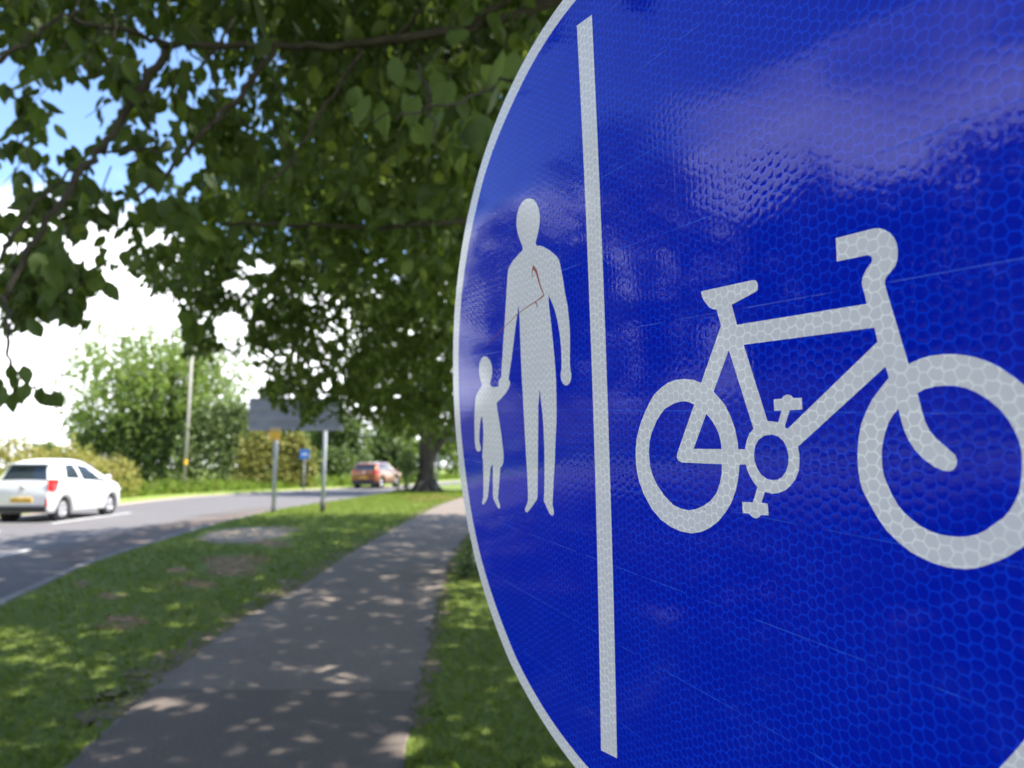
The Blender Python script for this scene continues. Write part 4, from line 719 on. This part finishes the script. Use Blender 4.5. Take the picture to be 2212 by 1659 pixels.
# small twigs that carry the sprays
tm = MB().add(mb.V, mb.F).add(limbs.V, limbs.F)
for c_ in cs[::2]:
    c_ = np.asarray(c_); 
    if keep(c_[None])[0]: tm.tube([c_ - loc1 + [rng.normal(0,.05), rng.normal(0,.05), .13], c_ - loc1, c_ - loc1 + [rng.normal(0,.05), rng.normal(0,.05), -.12]], [.0028,.002,.001], 4, False)
tm.build('trunk', M_bark, t1, True)
leaves('crown', pos - loc1, ax, rng.uniform(.052,.092,len(pos)), M_leaf_near, LEAF_FINE, LEAF_FINE_F, t1)
# the hanging tip at the left edge and the big leaves close to the sign
tip = [(20,800),(34,815),(2,828),(45,828),(12,845),(60,838),(28,858),(92,846),(85,862),(112,857),(50,800),(36,846)]
pos = np.array([P(a, b-12, 1.78+rng.normal(0,.04)) for a, b in tip]); ax = np.array([[rng.normal(0,.4), rng.normal(0,.3), -1] for _ in tip])
leaves('twig_end_leaves', pos - loc1, ax, rng.uniform(.046,.062,len(pos)), M_leaf_near, LEAF_FINE, LEAF_FINE_F, t1, nrm=np.tile([[.3,-1,.2]], (len(pos),1)), flat=.4)
big = [(1000,62),(980,175),(935,150),(870,200),(905,205),(1040,140),(1080,185),(1020,235),(800,205),(825,215),(960,240),(1075,280),(890,270),(760,190),(1110,110),(1120,240),(990,300),(850,120)]
pos = np.array([P(a, b, 1.45+rng.uniform(0,.5)) for a, b in big]); ax = np.array([[rng.normal(0,.35), rng.normal(0,.3), -1] for _ in big])
leaves('close_leaves', pos - loc1, ax, rng.uniform(.075,.10,len(pos)), M_leaf_near, LEAF_FINE, LEAF_FINE_F, t1, nrm=np.tile([[-.3,-1,.2]], (len(pos),1)), flat=.45)
# the rest of its crown, above and behind the camera
def crown_cloud(c_, r, n, nleaf, size, tmplt, mat, parent, shell=.45, droop=.8, length=.4, thin=None, name='crown', check=True):
    c_ = np.array(c_, float); u = rng.normal(size=(n,3)); u /= np.linalg.norm(u,axis=1,keepdims=True); rad = rng.uniform(shell**3,1,n)**(1/3)
    lump = 1 + .16*np.sin(u[:,0]*5+1.3)*np.sin(u[:,1]*6+.4)*np.cos(u[:,2]*5) + .08*np.sin(u[:,0]*13+u[:,2]*11)
    ctr = c_ + u*np.array(r)*(rad*lump)[:,None]
    if thin is not None: ctr = ctr[thin(ctr)]
    pos, ax = sprays(ctr, nleaf, length, droop)
    if check: ok = keep(pos); pos, ax = pos[ok], ax[ok]
    pl_ = np.array([*parent.location]); T, F_ = tmplt
    return leaves(name, pos - pl_, ax, rng.uniform(.75,1.25,len(pos))*size, mat, T, F_, parent)
def above_frame(c): q = proj(c); return ((c[:,0] > -3.6) | (c[:,1] > 4.5)) & ((q[:,1] < -20) | (q[:,2] < 0.05) | (q[:,0] > 1240) | (q[:,0] < -80))
crown_cloud((-0.2,2.0,6.3), (6.2,7.6,2.6), 4900, 16, .15, (LEAF_MED, LEAF_MED_F), M_leaf_near, t1, thin=above_frame, name='upper_crown', length=.85)


# --- second tree, further along on the right of the path
t2 = empty('shade_tree', (1.9, 12.0, 0)); tag(t2, 'broad dark green tree filling the middle behind the sign edge', 'tree')
mb = MB(); L2 = np.array([*t2.location])
mb.tube([(0,0,-.2),(0,0,.6),(.05,0,3.0),(0,.1,5.5),(.1,.1,9)], [.42,.30,.24,.18,.07], 14)
for e_ in [((.02,0,3.0),(-1.8,-.6,3.9),(-3.6,-.8,3.9)), ((.02,0,3.6),(-1.4,-2,4.6),(-2.6,-3.2,4.6)), ((0,.1,5),(-2.2,.3,6.2),(-4.4,.2,6.5)), ((0,0,4.2),(1.6,-1.5,5.4),(3,-2.2,5.8)), ((0,.1,5.5),(-1,-1.5,7.3),(-2,-3,8.6)),((0,0,2.6),(-1.5,.8,2.9),(-3.4,1.4,2.7))]:
    mb.tube(smoothpath(e_, 6), np.linspace(.10,.02,13), 8)
mb.build('trunk', M_bark, t2, True)
b2 = [(520,400,170,80,6,9,70),(390,560,110,70,6,9,60),(330,600,60,40,6,8,14),(620,520,200,120,6,11,330),(850,480,200,180,5,12,420),(425,700,36,80,7,9,34),(560,690,100,50,7,11,60),(460,640,50,60,7,10,30),
 (700,740,180,120,7,13,330),(880,780,130,150,8,13,300),(620,860,70,60,8,11,50),(800,880,150,50,9,13,90),(950,880,70,80,9,13,50),(600,300,170,100,6,10,100),(950,650,110,200,7,13,200),(700,380,220,130,5.5,11,150)]
cs = []
for px, py, rx, ry, d0, d1, n in b2:
    for _ in range(n):
        a = rng.uniform(0,2*math.pi); r = math.sqrt(rng.uniform()); cs.append(P(px+rx*r*math.cos(a), py+ry*r*math.sin(a), rng.uniform(d0,d1)))
pos, ax = sprays(cs, 15, .42, droop=.9); ok = keep(pos); pos, ax = pos[ok], ax[ok]
leaves('crown', pos - L2, ax, rng.uniform(.062,.10,len(pos)), M_leaf_mid, LEAF_MED, LEAF_MED_F, t2)
crown_cloud((1.2,12.5,7.8), (5.2,6.0,3.8), 4200, 11, .16, (LEAF_MED, LEAF_MED_F), M_leaf_mid, t2, name='upper_crown', length=.5)
# --- the tree whose trunk stands on the verge
g = G(920, 1062)
t3 = empty('verge_tree', (float(g[0]), float(g[1]), 0)); tag(t3, 'big dark tree with thick forking trunk standing on the verge beside the path', 'tree')
mb = MB(); mb.tube([(0,0,-.2),(0,0,.05),(-.03,0,.5),(.03,0,1.6),(.10,0,2.6),(.12,0,4),(0,0,6.5),(0,0,9.5)], [.72,.60,.46,.42,.48,.40,.30,.12], 18)
mb.tube(smoothpath([(.15,0,1.7),(.75,0,2.6),(1.25,-.1,3.5),(1.7,-.2,5)], 5), np.linspace(.26,.14,16), 10)
mb.tube(smoothpath([(.0,0,2.6),(-.7,0,3.6),(-1.8,-.3,4.6)], 5), np.linspace(.24,.08,11), 10)
for k in range(5):
    a = k*1.3+.3; mb.tube([(.30*math.cos(a),.30*math.sin(a),.5),(.62*math.cos(a),.62*math.sin(a),.12),(1.0*math.cos(a),1.0*math.sin(a),-.05)], [.22,.16,.06], 8)
mb.build('trunk', M_bark, t3, True)
crown_cloud((g[0]+1.0, g[1], 7.4), (5.6,4.4,4.1), 2300, 12, .17, (LEAF_LOW, LEAF_LOW_F), M_leaf_mid, t3, length=.6)
crown_cloud((g[0]-1.6, g[1]-1, 4.4), (2.2,2.0,1.2), 300, 12, .16, (LEAF_LOW, LEAF_LOW_F), M_leaf_mid, t3, length=.55, name='low_branches')
# --- trees and bushes beyond the road
def tree(name, label, px, pyb, pyt, wpx, mat, n, nleaf, size, depth=None, group=None, lobes=5, low=.15, z0=-.04, seed=1, squash=.8, open_=.5, cat='tree'):
    global rng
    rs = np.random.default_rng(seed)
    g = G(px, pyb, z0); 
    if depth: v = g - CL; g = CL + v*(depth/v[1]); g[2] = z0
    D = float(g[1]); H = (1008 - pyt)/FPX*D + CAMZ + .0; R = wpx/FPX*D/2
    root = empty(name, (float(g[0]), D, z0)); tag(root, label, cat, group)
    mb = MB(); mb.tube([(0,0,-.2),(0,0,H*.25),(R*.05,0,H*.55),(0,0,H*.9)], [H*.028,H*.020,H*.012,H*.003], 10)
    allc = []
    for k in range(lobes):
        a = 2*math.pi*k/lobes + rs.uniform(-.4,.4); f = rs.uniform(.35,.62); zc = H*(low + (1-low)*rs.uniform(.30,.78)); rr_ = R*rs.uniform(.42,.60)
        c_ = np.array([math.cos(a)*R*f, math.sin(a)*R*f*squash, zc]); allc.append((c_, rr_))
        mb.tube(smoothpath([(0,0,H*.22),(c_[0]*.5,c_[1]*.5,zc*.75),tuple(c_)], 4), np.linspace(H*.012,H*.002,9), 7)
    allc.append((np.array([0,0,H-R*.55]), R*.55)); allc.append((np.array([0,0,H*(low+.3)]), R*.8))
    mb.build('trunk', M_bark, root, True)
    cen = []
    for c_, rr_ in allc:
        m = int(n*rr_**2/sum(q[1]**2 for q in allc)); u = rs.normal(size=(m,3)); u /= np.linalg.norm(u,axis=1,keepdims=True)
        cen.append(c_ + u*rr_*(rs.uniform(open_**3,1,m)**(1/3)*(1+.18*np.sin(u[:,0]*7+seed)*np.sin(u[:,2]*8)))[:,None]*np.array([1,squash,.85]))
    cen = np.vstack(cen); cen = cen[(cen[:,2] > H*low*.7) & (cen[:,2] < H)]
    pos, ax = sprays(cen, nleaf, size*3.2, .4)
    leaves('crown', pos, ax, rs.uniform(.7,1.3,len(pos))*size, mat, LEAF_LOW, LEAF_LOW_F, root)
    return root
def bush(name, label, pts, D, ztop, zlow, mat, n, size, thick=1.4, cat='bush', seed=2, z0=-.04, group=None, nleaf=10, jag=.25):
    """a hedge or bush as a lumpy bank along pts [(x, y)]; ztop is its height at each point"""
    rs = np.random.default_rng(seed); pts = np.array(pts, float); c_ = pts.mean(0); root = empty(name, (float(c_[0]), float(c_[1]), z0)); tag(root, label, cat, group)
    sl = np.linalg.norm(np.diff(pts,axis=0),axis=1); cum = np.concatenate([[0],np.cumsum(sl)]); t = rs.uniform(0,cum[-1],n)
    x = np.interp(t,cum,pts[:,0]); y = np.interp(t,cum,pts[:,1]); hh = np.interp(t,cum,ztop)*(1 + .12*np.sin(t*1.7+seed) + .07*np.sin(t*4.1)+ rs.normal(0,.05,n))
    a = rs.uniform(0,math.pi,n); r = rs.uniform(.55,1,n)
    off_ = np.cos(a)*thick*r*(1+jag*np.sin(t*2.3)); z = zlow + (hh-zlow)*np.sin(a)**.7*r**.5*rs.uniform(.3,1,n)**.35
    cen = np.column_stack([x + off_*.8, y + off_*.5 + rs.normal(0,.1,n), z]) - np.array([c_[0], c_[1], 0])
    pos, ax = sprays(cen, nleaf, size*3, .2); leaves('foliage', pos, ax, rs.uniform(.7,1.3,len(pos))*size, mat, LEAF_LOW, LEAF_LOW_F, root)
    st = MB()
    for k in range(max(4, int(cum[-1]*1.2))):
        tt = rs.uniform(0,cum[-1]); b = np.array([np.interp(tt,cum,pts[:,0])-c_[0], np.interp(tt,cum,pts[:,1])-c_[1], -.1]); h_ = float(np.interp(tt,cum,ztop))*.75
        st.tube([b, b+[rs.normal(0,.15),rs.normal(0,.15),h_*.5], b+[rs.normal(0,.35),rs.normal(0,.35),h_]], [.035,.025,.01], 5)
    st.build('stems', M_bark, root); return root
def at(px, Y): return ((px - W0/2)/FPX*.993*Y, Y)
def hz(py, D): return CAMZ + (1008-py)/FPX*D
# big airy tree left of the pole
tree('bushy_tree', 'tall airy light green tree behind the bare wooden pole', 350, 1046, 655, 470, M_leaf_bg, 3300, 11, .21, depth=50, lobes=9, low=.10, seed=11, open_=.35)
bush('shrub_bank', 'dark green undergrowth at the foot of the airy tree', [at(215,47), at(330,47), at(430,48)], 0, [hz(905,47),hz(850,47),hz(850,47)], .0, M_leaf_bgd, 2600, .22, thick=2.2, seed=5)
bush('shrub_bank', 'large grey green shrubs between the wooden pole and the grey sign panel', [at(440,44), at(540,45)], 0, [hz(880,44), hz(855,44)], .0, M_leaf_bank, 1700, .21, thick=2.0, seed=6)
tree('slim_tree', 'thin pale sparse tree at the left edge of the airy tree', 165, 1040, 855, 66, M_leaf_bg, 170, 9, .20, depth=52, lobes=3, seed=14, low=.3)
tree('distant_tree', 'small distant green tree above the left end of the hedge', 104, 1030, 948, 66, M_leaf_bgd, 260, 9, .5, depth=120, lobes=3, seed=15)
bush('hedge', 'long yellow green and rusty hedge behind the white hatchback', [(-16.8,-10),(-17,8),(-17.2,17),(-17.4,24),(-17.0,30)], 0, [2.2,2.25,2.35,2.5,1.9], .0, M_leaf_hedge, 8500, .095, thick=1.2, seed=8, cat='hedge', nleaf=9)
bush('olive_bush', 'broad yellow olive bush below the grey sign panel', [at(555,42), at(650,43)], 0, [hz(905,42), hz(930,43)], .0, M_leaf_olive, 1800, .16, thick=1.5, seed=9)
tree('dark_tree', 'dark green tree between the olive bush and the orange SUV', 730, 1040, 880, 150, M_leaf_bgd, 800, 11, .30, depth=60, lobes=5, low=.06, seed=21)
tree('dark_tree', 'dark tree right behind the roof of the orange SUV', 835, 1040, 892, 140, M_leaf_bgd, 700, 11, .30, depth=66, lobes=5, low=.06, seed=22)
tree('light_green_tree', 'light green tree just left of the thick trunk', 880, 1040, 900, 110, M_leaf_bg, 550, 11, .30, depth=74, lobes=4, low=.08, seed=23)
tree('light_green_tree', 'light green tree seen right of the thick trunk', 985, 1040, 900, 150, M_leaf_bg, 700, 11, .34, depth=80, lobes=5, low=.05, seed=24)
tree('dark_tree', 'dark tree far off behind the post of the grey sign panel', 650, 1040, 900, 120, M_leaf_bgd, 500, 11, .32, depth=76, lobes=4, low=.06, seed=25)
bush('roadside_bush', 'low dull green bush left of the orange SUV', [at(700,56), at(790,60)], 0, [hz(960,56), hz(980,60)], .0, M_leaf_bgd, 900, .2, thick=1.8, seed=31)
bush('ivy_shrub', 'bright green shoots growing against the left side of the thick trunk', [(float(g[0])-1.2, float(g[1])-.1), (float(g[0])-.5, float(g[1])-.5)], 0, [hz(958,33), hz(975,33)], .02, M_leaf_bgd, 150, .12, thick=.45, seed=32)
# off to the left and behind the camera, seen only as reflections in the sign's glossy film
for i, (x_, y_, h_, r_, lb) in enumerate(((-20,-5.5,5.9,4.3,'dark roadside tree opposite the sign, mirrored in its upper right'),(-20,5.4,6.9,2.8,'low roadside tree opposite the sign, mirrored above the bicycle saddle'),(-20,1.0,6.3,3.6,'dark roadside tree opposite the sign, mirrored behind the bicycle'),(-20.2,11.2,10.5,3.2,'dark roadside tree opposite the sign, mirrored beside the white bar'),(-20.8,16.2,9.6,2.5,'slimmest roadside tree opposite the sign, mirrored on the adult symbol'),(-21,-15,10,5.2,'tallest roadside tree opposite the sign, outside the picture'))):
    r2_ = empty('roadside_tree', (x_, y_, -.04)); tag(r2_, lb, 'tree')
    MB().tube([(0,0,-.2),(0,0,h_*.4),(.1,0,h_*.8)], [.28,.2,.08], 10).build('trunk', M_bark, r2_, True)
    crown_cloud((x_, y_, h_*.56), (r_, r_, h_*.44), 800, 11, .26, (LEAF_LOW, LEAF_LOW_F), M_leaf_mid, r2_, length=.8, check=False)
# low dark shrub at the right edge of the path, half behind the sign
g2 = G(1010, 1262)
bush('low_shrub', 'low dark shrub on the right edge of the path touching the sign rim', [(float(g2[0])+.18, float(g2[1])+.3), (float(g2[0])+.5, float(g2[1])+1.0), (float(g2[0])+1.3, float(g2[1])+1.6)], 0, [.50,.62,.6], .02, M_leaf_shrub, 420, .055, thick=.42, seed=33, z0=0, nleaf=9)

bush('field_hedge', 'long dark hedge far to the right, hidden behind the round sign', [(16,-14),(17,10),(16,30),(13,50),(12,66)], 0, [2.6,3.2,2.8,3.4,3.0], 0, M_leaf_bgd, 4200, .2, thick=1.6, seed=41, z0=0, cat='hedge')
# --- grass
def inside(poly, q):
    poly = np.array(poly)[:,:2]; x, y = q[:,0], q[:,1]; r = np.zeros(len(q), bool); n = len(poly)
    for i in range(n):
        x0, y0 = poly[i]; x1, y1 = poly[(i+1) % n]
        c_ = ((y0 > y) != (y1 > y)) & (x < (x1-x0)*(y-y0)/(y1-y0+1e-12) + x0); r ^= c_
    return r
PP = [tuple(p[:2]) for p in PL] + [tuple(p[:2]) for p in PR][::-1]
q = np.column_stack([rng.uniform(-7.5,3,230000), 2.6 + 34*rng.uniform(0,1,230000)**2.2])
nx = np.interp(q[:,1], [p[1] for p in near], [p[0] for p in near]); q = q[(q[:,0] > nx+.03)]; q = q[~inside(PP, q)]
q = q[(q[:,0] > -.78*q[:,1]-.6) & (q[:,0] < .2*q[:,1]+.4)]
q2 = np.column_stack([rng.uniform(-4,12,110000), rng.uniform(-3,16,110000)]); q2 = q2[~inside(PP, q2)]; q2 = q2[q2[:,0] > np.interp(q2[:,1], [p[1] for p in near], [p[0] for p in near])+.03]
q2 = q2[~((q2[:,0] > -.78*q2[:,1]-.6) & (q2[:,0] < .2*q2[:,1]+.4) & (q2[:,1] > 2.6))]; q = np.vstack([q, q2])
pq = proj(np.column_stack([q, np.zeros(len(q))])); bare = np.zeros(len(q), bool)
for (a, b, c_, d_) in ((535,1158,118,22),(500,1224,76,27),(265,1345,46,19),(430,1264,40,11),(243,1290,30,8),(385,1234,26,8),(180,1264,20,7),(590,1177,44,9),(585,1452,42,13)): bare |= ((pq[:,0]-a)/c_)**2 + ((pq[:,1]-b)/d_)**2 < rng.uniform(.45,1.25,len(pq))
q = q[~bare | (rng.uniform(size=len(q)) < .05)]
ax = np.column_stack([rng.normal(0,.45,len(q)), rng.normal(0,.45,len(q)), np.ones(len(q))])
tag(leaves('grass', np.column_stack([q, np.zeros(len(q))]), ax, rng.uniform(.014,.036,len(q))*(1+q[:,1]*.035), M_grass, BLADE*[2.0,1,1], BLADE_F), kind='stuff')
# long grass along the far side of the road
n = 26000; yy = rng.uniform(8, 75, n); fx = np.interp(yy, [p[1] for p in far], [p[0] for p in far]); dd = rng.uniform(.25, 1, n)**1*4.2
q = np.column_stack([fx - .3 - dd, yy, np.full(n, -.04)]); ax = np.column_stack([rng.normal(0,.25,n), rng.normal(0,.25,n), np.ones(n)])
tag(leaves('long_grass', q, ax, rng.uniform(.12,.30,n)*(1+dd*.35), M_tallgrass, BLADE*[1.8,1,1], BLADE_F), kind='stuff')
